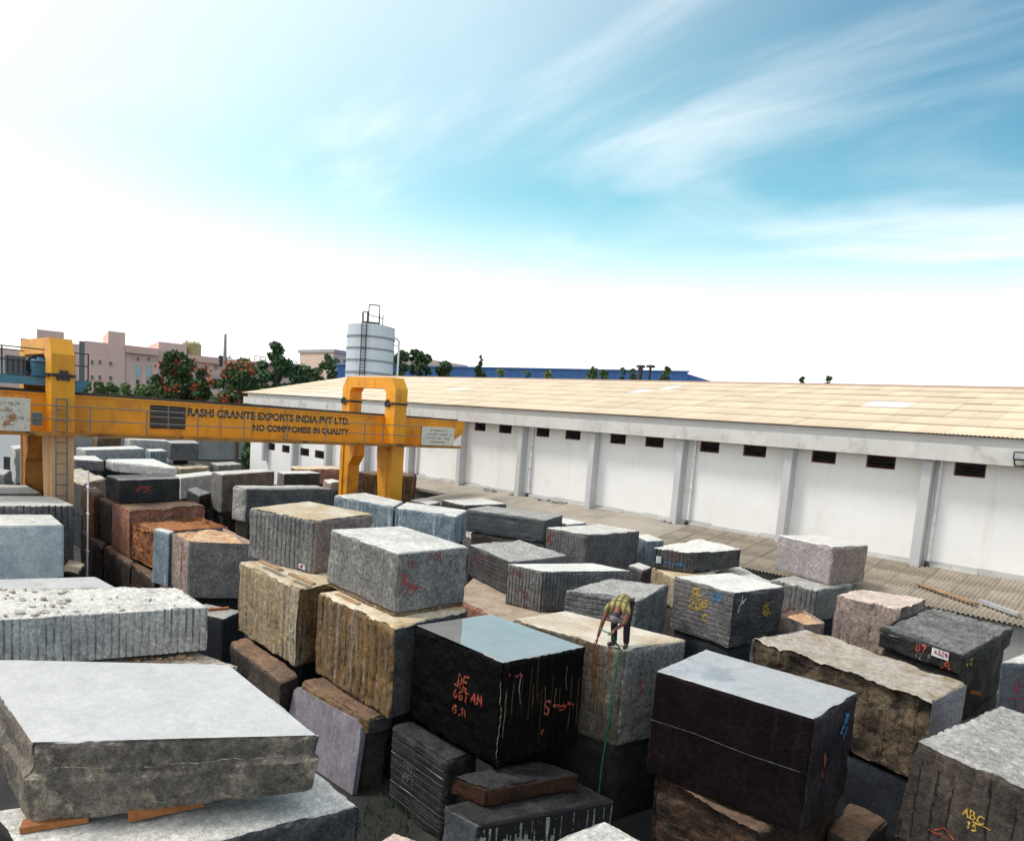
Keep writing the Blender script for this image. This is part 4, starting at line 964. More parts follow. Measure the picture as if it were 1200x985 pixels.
def make_stone(key, name, quad, zb, zt, res, fins, mats, seed, lean=0.0, grow=None):
    """quad = L, C, R, F of the top (counter-clockwise); faces: 0 front L-C, 1 right C-R, 2 back, 3 far left, 4 top, 5 bottom"""
    L, C, Rr, F = [np.array(q, float) for q in quad]; h = zt - zb
    ls = (np.linalg.norm(C - L) + np.linalg.norm(Rr - F)) / 2; lt_ = (np.linalg.norm(Rr - C) + np.linalg.norm(F - L)) / 2
    def fine(*fs_):
        return min([res] + [FIN[f][1] / (8.0 if FIN[f][3] == 'h' else 6.0) for f in fs_ if f])
    vf = lambda f: f if FIN[f][1] and FIN[f][3] == 'v' else None
    hf = lambda f: f if FIN[f][1] and FIN[f][3] == 'h' else None
    tx, ty = (None, vf(fins[4])) if grow == 't' else (vf(fins[4]), None)
    big_ = res < .075
    rx_, ry_, rz_ = (fine(vf(fins[0]), tx), fine(vf(fins[1]), ty), fine(hf(fins[0]), hf(fins[1]))) if big_ else (res, res, res)
    nx, ny, nz = [max(3, min(170, int(round(q / r_)))) for q, r_ in ((ls, rx_), (lt_, ry_), (h, rz_))]
    cen = (L + C + Rr + F) / 4
    ii = []
    for a, b, fx in ((nx, nz, 't0'), (nx, nz, 't1'), (ny, nz, 's0'), (ny, nz, 's1'), (nx, ny, 'w0'), (nx, ny, 'w1')):
        A, B = np.meshgrid(np.arange(a + 1), np.arange(b + 1), indexing='ij')
        if fx[0] == 't': g_ = np.stack([A, np.full_like(A, 0 if fx[1] == '0' else ny), B], -1)
        elif fx[0] == 's': g_ = np.stack([np.full_like(A, 0 if fx[1] == '0' else nx), A, B], -1)
        else: g_ = np.stack([A, B, np.full_like(A, 0 if fx[1] == '0' else nz)], -1)
        ii.append(g_)
    allv = np.concatenate([g_.reshape(-1, 3) for g_ in ii]); keyv = allv[:, 0] * 1000000 + allv[:, 1] * 1000 + allv[:, 2]
    uq, first, inv = np.unique(keyv, return_index=True, return_inverse=True); V = allv[first]
    s, t, w = V[:, 0] / nx, V[:, 1] / ny, V[:, 2] / nz
    XY = (L[None] * ((1 - s) * (1 - t))[:, None] + C[None] * (s * (1 - t))[:, None] + Rr[None] * (s * t)[:, None] + F[None] * ((1 - s) * t)[:, None])
    if lean: XY = cen + (XY - cen) * (1 + lean * (1 - w))[:, None]
    pos = np.concatenate([XY, (zb + w * h)[:, None]], 1); disp = np.zeros_like(pos)
    def nrm(a, b):
        d = b - a; n_ = np.array([d[1], -d[0], 0.0]); return n_ / np.linalg.norm(n_)
    specs = [(V[:, 1] == 0, nrm(L, C), s * ls, (1 - w) * h, s, 0), (V[:, 0] == nx, nrm(C, Rr), t * lt_, (1 - w) * h, t, 1),
             (V[:, 1] == ny, nrm(Rr, F), s * ls, (1 - w) * h, s, 2), (V[:, 0] == 0, nrm(F, L), t * lt_, (1 - w) * h, t, 3)]
    lens = [ls, lt_, ls, lt_]
    for (mask, n_, c, d, u, k) in specs:
        e = np.minimum(np.minimum(c, lens[k] - c), np.minimum(d, h - d + .03))
        a = face_disp(k, fins[k], c[mask], d[mask], e[mask], seed)
        if key == 'FF': a -= .09 * np.clip((d[mask] - .34 - .03 * np.sin(c[mask] * 1.3)) / .025, 0, 1)
        disp[mask] -= n_[None] * a[:, None]
    mk = V[:, 2] == nz
    cx_, dy_ = s * ls, t * lt_
    e = np.minimum(np.minimum(cx_, ls - cx_), np.minimum(dy_, lt_ - dy_))
    if FIN[fins[4]][3] == 'v' and grow == 't': a = face_disp(4, fins[4], dy_[mk], cx_[mk], e[mk], seed)
    else: a = face_disp(4, fins[4], cx_[mk], dy_[mk], e[mk], seed)
    disp[mk, 2] -= a
    if key in BOT:
        dl, dc, dr_, df = BOT[key]; pos[:, 2] += (1 - w) * (dl * (1 - s) * (1 - t) + dc * s * (1 - t) + dr_ * s * t + df * (1 - s) * t)
    pos = pos + disp
    faces = []; mi = []; off = 0
    order = {'t0': (0, False), 't1': (2, True), 's0': (3, True), 's1': (1, False), 'w0': (5, True), 'w1': (4, False)}
    for g_, fx in zip(ii, ('t0', 't1', 's0', 's1', 'w0', 'w1')):
        a, b = g_.shape[0], g_.shape[1]; id_ = inv[off:off + a * b].reshape(a, b); off += a * b
        q = np.stack([id_[:-1, :-1], id_[1:, :-1], id_[1:, 1:], id_[:-1, 1:]], -1).reshape(-1, 4)
        if order[fx][1]: q = q[:, ::-1]
        faces.append(q); mi.append(np.full(len(q), {0: 1, 1: 2, 2: 1, 3: 2, 4: 0, 5: 1}[order[fx][0]]))
    faces = np.concatenate(faces); mi = np.concatenate(mi).astype(np.int32)
    org = np.array([cen[0], cen[1], zb]); pos = pos - org
    me = bpy.data.meshes.new(name); me.vertices.add(len(pos)); me.vertices.foreach_set('co', pos.astype(np.float32).ravel())
    me.loops.add(faces.size); me.loops.foreach_set('vertex_index', faces.astype(np.int32).ravel())
    me.polygons.add(len(faces)); me.polygons.foreach_set('loop_start', np.arange(0, faces.size, 4, dtype=np.int32))
    for m_ in mats: me.materials.append(MATS[m_])
    me.polygons.foreach_set('material_index', mi); me.update(calc_edges=True); me.validate()
    me.polygons.foreach_set('use_smooth', [True] * len(me.polygons)); me.set_sharp_from_angle(angle=R(38))
    o = bpy.data.objects.new(name, me); COL.objects.link(o); o.location = org
    def surf(face, u, dn):
        """world points on the displaced face: u metres from its left end, dn metres below the top"""
        u, dn = np.atleast_1d(u).astype(float), np.atleast_1d(dn).astype(float)
        A, B, ln = (L, C, ls) if face == 0 else (C, Rr, lt_)
        e = np.minimum(np.minimum(u, ln - u), np.minimum(dn, h - dn + .03)); n_ = nrm(A, B)
        ww = 1 - dn / h
        P_ = A[None] + (B - A)[None] * (u / ln)[:, None]
        if lean: P_ = cen + (P_ - cen) * (1 + lean * (1 - ww))[:, None]
        P_ = np.concatenate([P_, (zt - dn)[:, None]], 1)
        return P_ - n_[None] * (face_disp(face, fins[face], u, dn, e, seed))[:, None] + n_[None] * .012
    BSURF[key] = (o, surf, ls, lt_, h)
    return o

# world plan of every stone: top outline (L, C, R, F), base height, top height, in metres
BLOCKS = {
'black': (((-11.000, 8.857), (-8.334, 8.810), (-8.063, 10.842), (-10.789, 10.842)), 1.700, 3.703),
'man': (((-10.262, 10.985), (-7.524, 11.376), (-7.213, 13.137), (-10.095, 12.589)), 1.700, 3.689),
'maroon': (((-6.611, 11.002), (-3.787, 11.276), (-3.776, 13.219), (-6.697, 13.041)), 1.700, 3.650),
'long': (((-6.891, 15.562), (-2.965, 14.836), (-2.759, 16.701), (-6.460, 17.628)), 1.700, 3.391),
'flat': (((-5.313, 19.631), (-3.257, 18.836), (-3.001, 23.223), (-5.134, 23.907)), 2.900, 3.411),
'pink': (((-7.598, 22.942), (-5.663, 22.961), (-5.569, 25.267), (-7.471, 25.003)), 1.700, 3.325),
'abc': (((-2.667, 12.556), (-0.832, 11.888), (-0.570, 15.639), (-2.066, 15.718)), 1.700, 3.400),
'r110': (((-2.627, 19.514), (-1.672, 20.332), (-1.062, 22.398), (-2.419, 21.015)), 1.700, 3.300),
'paint': (((-11.561, 19.859), (-9.271, 19.532), (-8.831, 22.078), (-10.856, 22.313)), 1.700, 3.404),
'behindman': (((-12.746, 15.811), (-10.731, 16.672), (-11.489, 19.470), (-12.893, 18.280)), 1.700, 3.211),
'K': (((-16.491, 17.225), (-15.053, 17.472), (-13.668, 20.508), (-15.162, 20.297)), 1.700, 3.088),
'L': (((-20.440, 18.992), (-17.136, 18.068), (-17.025, 21.203), (-20.295, 21.824)), 1.700, 2.957),
'M': (((-19.885, 23.012), (-17.857, 23.318), (-17.555, 26.788), (-19.717, 26.653)), 1.700, 3.474),
'N': (((-24.570, 22.508), (-20.638, 23.841), (-21.539, 26.106), (-25.254, 24.511)), 2.600, 3.656),
'O': (((-29.600, 25.221), (-27.393, 25.077), (-27.329, 28.111), (-29.815, 28.613)), 2.700, 3.341),
'P': (((-30.915, 24.056), (-29.150, 24.137), (-29.743, 25.290), (-31.684, 25.695)), 2.400, 3.200),
'Q1': (((-28.387, 17.664), (-24.375, 18.118), (-25.700, 19.661), (-28.975, 19.792)), 2.700, 3.941),
'Q2': (((-24.203, 18.090), (-21.372, 19.086), (-22.619, 20.828), (-25.600, 19.732)), 2.700, 3.940),
'T': (((-18.274, 8.502), (-14.898, 8.460), (-15.050, 10.900), (-18.100, 10.800)), 1.700, 3.630),
'R': (((-18.561, 8.902), (-16.043, 9.466), (-16.602, 11.666), (-19.456, 11.235)), 3.660, 5.053),
'U': (((-14.406, 8.650), (-11.223, 8.534), (-11.407, 10.740), (-14.600, 10.821)), 1.700, 3.634),
'S': (((-14.886, 9.189), (-11.801, 8.995), (-11.777, 10.949), (-14.696, 11.234)), 3.734, 5.034),
'V': (((-17.627, 8.038), (-14.362, 7.717), (-14.653, 8.436), (-17.847, 8.632)), 0.000, 1.640),
'X': (((-14.129, 8.145), (-11.576, 8.278), (-11.542, 8.904), (-14.188, 8.918)), 1.300, 1.640),
'Z': (((-11.079, 8.481), (-9.207, 8.395), (-9.182, 9.152), (-10.970, 9.330)), 0.000, 1.620),
'AA': (((-8.812, 8.139), (-8.057, 8.348), (-7.434, 10.129), (-8.283, 9.882)), 1.280, 1.620),
'BB': (((-8.647, 7.871), (-7.786, 7.907), (-6.820, 10.415), (-7.853, 10.439)), 0.000, 1.240),
'EE': (((-6.460, 11.123), (-4.273, 10.824), (-4.063, 13.858), (-6.255, 14.257)), 0.000, 1.640),
'EE2': (((-4.026, 13.350), (-3.380, 13.308), (-3.373, 14.758), (-4.131, 14.788)), 0.000, 0.900),
'CC': (((-5.658, 6.811), (-4.822, 7.119), (-4.617, 8.093), (-5.443, 8.114)), 0.000, 2.400),
'DD': (((-8.800, 6.312), (-8.181, 6.614), (-8.324, 7.157), (-8.866, 6.985)), 0.000, 1.000),
'FF': (((-14.151, 2.073), (-10.290, 2.088), (-8.304, 5.128), (-11.623, 5.328)), 2.580, 3.400),
'GG': (((-11.127, 1.731), (-9.022, 2.049), (-8.099, 5.725), (-9.611, 5.803)), 1.100, 2.220),
'HH': (((-18.811, 4.528), (-16.069, 5.436), (-16.008, 7.551), (-18.708, 6.836)), 0.000, 1.600),
'II': (((-18.570, 2.334), (-17.111, 7.232), (-19.325, 7.321), (-21.708, 2.738)), 1.720, 2.850),
'JJ': (((-22.207, 3.146), (-20.995, 6.325), (-22.445, 6.193), (-23.476, 3.328)), 1.300, 2.600),
'KK': (((-27.162, 3.448), (-26.550, 6.377), (-28.827, 6.554), (-29.774, 3.785)), 1.700, 3.462),
'LL': (((-29.870, 3.800), (-29.185, 7.361), (-31.892, 7.307), (-32.749, 4.171)), 1.700, 3.709),
'MM': (((-33.952, 4.325), (-33.450, 7.245), (-35.965, 7.288), (-37.029, 4.722)), 1.700, 3.650),
'NN': (((-27.782, 6.549), (-27.006, 6.925), (-28.534, 7.534), (-29.502, 7.227)), 0.000, 1.650),
'a': (((-39.821, 16.817), (-38.238, 16.763), (-40.068, 20.762), (-41.607, 20.590)), 1.700, 3.840),
'b': (((-46.231, 24.148), (-44.537, 23.770), (-45.051, 26.895), (-46.851, 26.968)), 1.700, 3.200),
'c': (((-36.246, 16.408), (-34.914, 16.574), (-34.225, 21.333), (-35.876, 21.124)), 1.700, 3.466),
'd': (((-41.874, 16.272), (-39.020, 15.858), (-40.150, 16.989), (-43.007, 17.261)), 1.700, 2.600),
'e': (((-46.045, 17.136), (-44.108, 16.770), (-46.492, 20.036), (-48.424, 20.274)), 1.700, 3.000),
'PP': (((-31.267, 9.191), (-28.609, 9.028), (-29.037, 12.019), (-30.876, 12.224)), 1.700, 3.567),
'OO': (((-31.857, 9.132), (-30.139, 9.124), (-30.599, 11.599), (-32.295, 11.837)), 3.597, 4.532),
'QQ': (((-33.230, 9.223), (-31.262, 9.191), (-32.110, 10.061), (-33.818, 10.007)), 1.700, 3.393),
'RR': (((-35.711, 9.306), (-33.051, 9.044), (-34.094, 9.713), (-36.269, 10.009)), 1.700, 3.516),
'RR2': (((-44.770, 10.135), (-39.124, 10.157), (-41.685, 12.033), (-47.182, 12.199)), 1.700, 3.300),
'SS': (((-28.416, 8.972), (-26.013, 9.025), (-26.199, 11.774), (-28.869, 11.787)), 1.700, 3.175),
'BS': (((-24.680, 8.507), (-23.740, 8.686), (-24.057, 8.992), (-24.932, 8.812)), 1.700, 3.498),
'TT': (((-23.814, 8.793), (-22.199, 8.714), (-21.050, 10.360), (-24.294, 10.734)), 1.700, 3.536),
'UU1': (((-35.431, 9.143), (-31.252, 8.829), (-32.511, 9.706), (-36.117, 9.947)), 0.000, 1.660),
'UU2': (((-31.193, 8.875), (-27.721, 8.774), (-28.826, 9.672), (-32.261, 9.796)), 0.000, 1.660),
'UU3': (((-27.721, 8.774), (-24.457, 8.515), (-25.406, 9.383), (-28.801, 9.726)), 0.000, 1.660),
'VV': (((-20.965, 8.379), (-19.770, 8.815), (-20.315, 9.662), (-21.681, 9.054)), 0.000, 1.600),
'f1': (((-80.601, 21.816), (-78.040, 21.575), (-80.735, 24.554), (-83.579, 24.996)), 1.700, 3.200),
'f2': (((-78.947, 24.330), (-75.952, 23.875), (-75.104, 27.295), (-80.675, 28.603)), 1.700, 3.300),
'f3': (((-74.409, 26.713), (-70.691, 25.852), (-71.914, 29.052), (-77.403, 30.763)), 1.700, 3.376),
'f4': (((-71.385, 18.046), (-68.635, 18.062), (-71.664, 23.885), (-75.440, 24.347)), 1.700, 2.717),
'f5': (((-69.999, 23.331), (-67.541, 22.946), (-68.459, 24.746), (-71.024, 25.201)), 1.700, 2.800),
'f6': (((-64.863, 15.740), (-61.859, 15.584), (-60.643, 17.253), (-65.681, 18.043)), 1.700, 2.498),
'f7': (((-62.813, 17.993), (-60.618, 17.909), (-56.068, 21.045), (-64.171, 22.087)), 1.700, 2.440),
'f8': (((-79.639, 26.730), (-76.745, 26.586), (-80.771, 31.217), (-83.989, 31.214)), 0.000, 1.000),
'f9': (((-71.064, 26.030), (-68.179, 25.902), (-69.982, 29.373), (-74.503, 29.840)), 0.000, 1.200),
'f10': (((-71.975, 30.199), (-69.281, 29.918), (-70.852, 33.089), (-73.718, 33.383)), 0.000, 1.400),
'f11': (((-62.946, 19.047), (-60.291, 18.862), (-61.608, 22.577), (-64.476, 22.555)), 0.000, 1.600),
'g1': (((-55.651, 10.294), (-52.848, 10.040), (-54.488, 11.045), (-56.689, 11.201)), 1.700, 3.900),
'g3': (((-47.070, 7.472), (-44.451, 7.957), (-46.633, 8.698), (-48.499, 8.089)), 1.700, 3.200),
'g4': (((-40.060, 26.464), (-38.183, 25.812), (-36.787, 29.144), (-39.523, 30.307)), 1.900, 3.900),
'g5': (((-52.155, 28.329), (-50.097, 27.797), (-50.216, 31.853), (-53.158, 32.857)), 1.700, 3.000),
'g6': (((-47.628, 28.606), (-45.421, 28.002), (-46.948, 29.831), (-48.720, 30.168)), 1.700, 2.400),
'g7': (((-33.627, 21.350), (-30.544, 21.526), (-31.303, 22.890), (-33.970, 22.740)), 1.200, 3.300),
'r': (((-28.727, 24.784), (-24.950, 24.092), (-25.438, 26.091), (-29.469, 27.006)), 1.000, 1.950),
'q': (((-18.030, 16.156), (-14.246, 15.663), (-15.255, 19.863), (-21.716, 21.329)), 0.000, 1.680),
'k': (((-16.317, 24.195), (-15.404, 23.901), (-15.575, 24.973), (-16.522, 25.309)), 1.200, 2.400),
'o': (((-9.239, 22.714), (-8.059, 22.081), (-7.806, 23.025), (-9.013, 24.123)), 1.700, 2.400),
'm': (((-10.732, 25.266), (-8.974, 25.320), (-8.624, 27.820), (-10.537, 27.778)), 1.700, 2.860),
'n': (((-11.452, 27.265), (-9.029, 26.458), (-8.534, 28.700), (-10.566, 29.330)), 2.900, 4.296),
'l': (((-13.010, 25.413), (-10.768, 24.322), (-10.679, 25.631), (-13.082, 27.739)), 1.700, 2.700),
'i': (((-14.356, 22.899), (-12.486, 21.881), (-12.441, 24.453), (-14.268, 25.591)), 1.700, 2.850),
'h': (((-14.182, 22.625), (-12.792, 23.299), (-12.451, 26.307), (-14.626, 26.890)), 2.900, 3.655),
'j': (((-18.425, 27.576), (-17.111, 26.801), (-16.897, 27.874), (-18.342, 28.742)), 1.700, 3.100),
's': (((-23.163, 25.971), (-21.207, 26.082), (-21.221, 27.622), (-23.183, 27.766)), 1.700, 3.250),
'under_man': (((-10.173, 11.047), (-7.599, 11.415), (-7.307, 13.071), (-10.016, 12.555)), 0.000, 1.680),
'under_long': (((-6.764, 15.599), (-3.073, 14.917), (-2.879, 16.670), (-6.358, 17.541)), 0.000, 1.680),
'under_flat_b': (((-5.245, 19.737), (-3.312, 18.990), (-3.071, 23.114), (-5.077, 23.756)), 0.000, 1.508),
'under_flat': (((-5.245, 19.737), (-3.312, 18.990), (-3.071, 23.114), (-5.077, 23.756)), 1.528, 2.880),
'under_pink': (((-7.537, 23.009), (-5.718, 23.026), (-5.630, 25.194), (-7.417, 24.945)), 0.000, 1.680),
'under_abc': (((-2.599, 12.640), (-0.874, 12.012), (-0.628, 15.538), (-2.034, 15.612)), 0.000, 1.680),
'under_r110': (((-2.586, 19.592), (-1.688, 20.361), (-1.115, 22.303), (-2.391, 21.003)), 0.000, 1.680),
'under_paint': (((-11.475, 19.924), (-9.323, 19.617), (-8.909, 22.010), (-10.812, 22.231)), 0.000, 1.680),
'under_behindman': (((-12.699, 15.916), (-10.805, 16.726), (-11.517, 19.355), (-12.837, 18.237)), 0.000, 1.680),
'under_M': (((-19.817, 23.128), (-17.911, 23.415), (-17.626, 26.678), (-19.659, 26.551)), 0.000, 1.680),
'under_N_b': (((-24.276, 22.612), (-20.580, 23.866), (-21.427, 25.994), (-24.919, 24.495)), 0.000, 1.352),
'under_N': (((-24.276, 22.612), (-20.580, 23.866), (-21.427, 25.994), (-24.919, 24.495)), 1.372, 2.580),
'under_P_b': (((-30.882, 24.100), (-29.223, 24.177), (-29.781, 25.261), (-31.605, 25.641)), 0.000, 1.248),
'under_P': (((-30.882, 24.100), (-29.223, 24.177), (-29.781, 25.261), (-31.605, 25.641)), 1.268, 2.380),
'under_Q1_b': (((-28.295, 17.733), (-24.524, 18.160), (-25.769, 19.610), (-28.848, 19.733)), 0.000, 1.404),
'under_Q1': (((-28.295, 17.733), (-24.524, 18.160), (-25.769, 19.610), (-28.848, 19.733)), 1.424, 2.680),
'under_Q2_b': (((-24.157, 18.171), (-21.497, 19.107), (-22.669, 20.744), (-25.471, 19.714)), 0.000, 1.404),
'under_Q2': (((-24.157, 18.171), (-21.497, 19.107), (-22.669, 20.744), (-25.471, 19.714)), 1.424, 2.680),
'under_T': (((-18.372, 8.772), (-15.199, 8.733), (-15.342, 11.026), (-18.209, 10.932)), 0.000, 1.680),
'under_U': (((-14.716, 9.112), (-11.724, 9.003), (-11.897, 11.077), (-14.898, 11.153)), 0.000, 1.680),
'under_X': (((-14.053, 8.170), (-11.653, 8.295), (-11.621, 8.884), (-14.109, 8.896)), 0.000, 1.280),
'under_AA': (((-9.172, 8.598), (-8.463, 8.795), (-7.877, 10.469), (-8.675, 10.236)), 0.000, 1.260),
'under_FF_b': (((-12.868, 3.343), (-11.131, 3.350), (-10.237, 4.718), (-11.731, 4.808)), 0.000, 1.342),
'under_FF': (((-12.868, 3.343), (-11.131, 3.350), (-10.237, 4.718), (-11.731, 4.808)), 1.362, 2.560),
'under_GG': (((-11.027, 1.857), (-9.049, 2.155), (-8.181, 5.612), (-9.602, 5.684)), 0.000, 1.080),
'under_II': (((-19.366, 4.406), (-18.855, 6.120), (-19.630, 6.151), (-20.464, 4.547)), 0.000, 1.700),
'under_JJ': (((-22.212, 3.242), (-21.072, 6.230), (-22.435, 6.106), (-23.404, 3.414)), 0.000, 1.280),
'under_KK': (((-27.217, 3.544), (-26.641, 6.297), (-28.782, 6.463), (-29.672, 3.860)), 0.000, 1.680),
'under_LL': (((-29.933, 3.712), (-29.289, 7.058), (-31.834, 7.008), (-32.639, 4.060)), 0.000, 1.680),
'under_MM': (((-34.020, 4.420), (-33.549, 7.164), (-35.913, 7.204), (-36.913, 4.792)), 0.000, 1.680),
'under_a': (((-39.827, 16.932), (-38.339, 16.881), (-40.060, 20.640), (-41.507, 20.479)), 0.000, 1.680),
'under_b': (((-46.197, 24.226), (-44.604, 23.870), (-45.088, 26.808), (-46.780, 26.876)), 0.000, 1.680),
'under_c': (((-36.191, 16.555), (-34.938, 16.712), (-34.291, 21.184), (-35.843, 20.988)), 0.000, 1.680),
'under_d': (((-41.823, 16.291), (-39.140, 15.902), (-40.202, 16.965), (-42.887, 17.221)), 0.000, 1.680),
'under_e': (((-46.058, 17.221), (-44.238, 16.877), (-46.479, 19.947), (-48.295, 20.171)), 0.000, 1.680),
'under_PP': (((-31.069, 9.904), (-28.810, 9.766), (-29.174, 12.309), (-30.737, 12.483)), 0.000, 1.680),
'under_RR': (((-35.106, 9.944), (-34.176, 9.852), (-34.541, 10.086), (-35.302, 10.190)), 0.000, 1.680),
'under_RR2': (((-44.675, 10.195), (-39.368, 10.216), (-41.775, 11.979), (-46.943, 12.135)), 0.000, 1.680),
'under_BS': (((-24.260, 8.522), (-23.377, 8.690), (-23.675, 8.977), (-24.497, 8.808)), 0.000, 1.680),
'under_TT': (((-23.956, 9.044), (-22.438, 8.970), (-21.358, 10.518), (-24.407, 10.869)), 0.000, 1.680),
'under_f1': (((-80.609, 21.901), (-78.202, 21.675), (-80.735, 24.475), (-83.409, 24.891)), 0.000, 1.680),
'under_f2': (((-77.817, 25.133), (-76.768, 24.973), (-76.472, 26.170), (-78.421, 26.628)), 0.000, 1.680),
'under_f3': (((-74.466, 27.473), (-72.793, 27.085), (-73.343, 28.526), (-75.814, 29.295)), 0.000, 1.680),
'under_f4': (((-71.408, 18.228), (-68.823, 18.243), (-71.671, 23.717), (-75.220, 24.151)), 0.000, 1.680),
'under_f5': (((-69.955, 23.374), (-67.644, 23.012), (-68.507, 24.705), (-70.918, 25.132)), 0.000, 1.680),
'under_f6': (((-64.766, 15.794), (-61.943, 15.648), (-60.800, 17.218), (-65.536, 17.959)), 0.000, 1.680),
'under_g1': (((-55.607, 10.315), (-52.972, 10.076), (-54.514, 11.021), (-56.583, 11.168)), 0.000, 1.680),
'under_g3': (((-47.045, 7.507), (-44.584, 7.963), (-46.634, 8.660), (-48.389, 8.087)), 0.000, 1.680),
'under_g4': (((-39.974, 26.552), (-38.211, 25.939), (-36.898, 29.072), (-39.470, 30.165)), 0.000, 1.880),
'under_g5': (((-52.110, 28.442), (-50.175, 27.942), (-50.287, 31.754), (-53.053, 32.699)), 0.000, 1.680),
'under_g6': (((-47.601, 28.639), (-45.527, 28.071), (-46.962, 29.790), (-48.628, 30.107)), 0.000, 1.680),
'under_g7': (((-33.551, 21.397), (-30.653, 21.562), (-31.366, 22.844), (-33.874, 22.703)), 0.000, 1.180),
'under_r': (((-28.633, 24.827), (-25.081, 24.176), (-25.540, 26.055), (-29.330, 26.915)), 0.000, 0.980),
'under_k': (((-16.296, 24.219), (-15.437, 23.943), (-15.598, 24.950), (-16.488, 25.266)), 0.000, 1.180),
'under_o': (((-9.196, 22.730), (-8.088, 22.135), (-7.849, 23.022), (-8.984, 24.055)), 0.000, 1.680),
'under_m': (((-10.671, 25.343), (-9.019, 25.393), (-8.690, 27.744), (-10.487, 27.704)), 0.000, 1.680),
'under_n_b': (((-10.840, 28.103), (-9.992, 27.820), (-9.819, 28.605), (-10.530, 28.825)), 0.000, 1.508),
'under_n': (((-10.840, 28.103), (-9.992, 27.820), (-9.819, 28.605), (-10.530, 28.825)), 1.528, 2.880),
'under_l': (((-12.942, 25.435), (-10.835, 24.410), (-10.751, 25.640), (-13.010, 27.621)), 0.000, 1.680),
'under_i': (((-14.298, 22.947), (-12.541, 21.990), (-12.498, 24.408), (-14.215, 25.478)), 0.000, 1.680),
'under_j': (((-18.381, 27.586), (-17.146, 26.858), (-16.945, 27.866), (-18.303, 28.682)), 0.000, 1.680),
'under_s': (((-23.105, 26.025), (-21.266, 26.129), (-21.280, 27.577), (-23.124, 27.712)), 0.000, 1.680),
'SP': (((-14.910, 9.175), (-11.779, 8.979), (-11.755, 10.961), (-14.717, 11.251)), 3.639, 3.722),
}
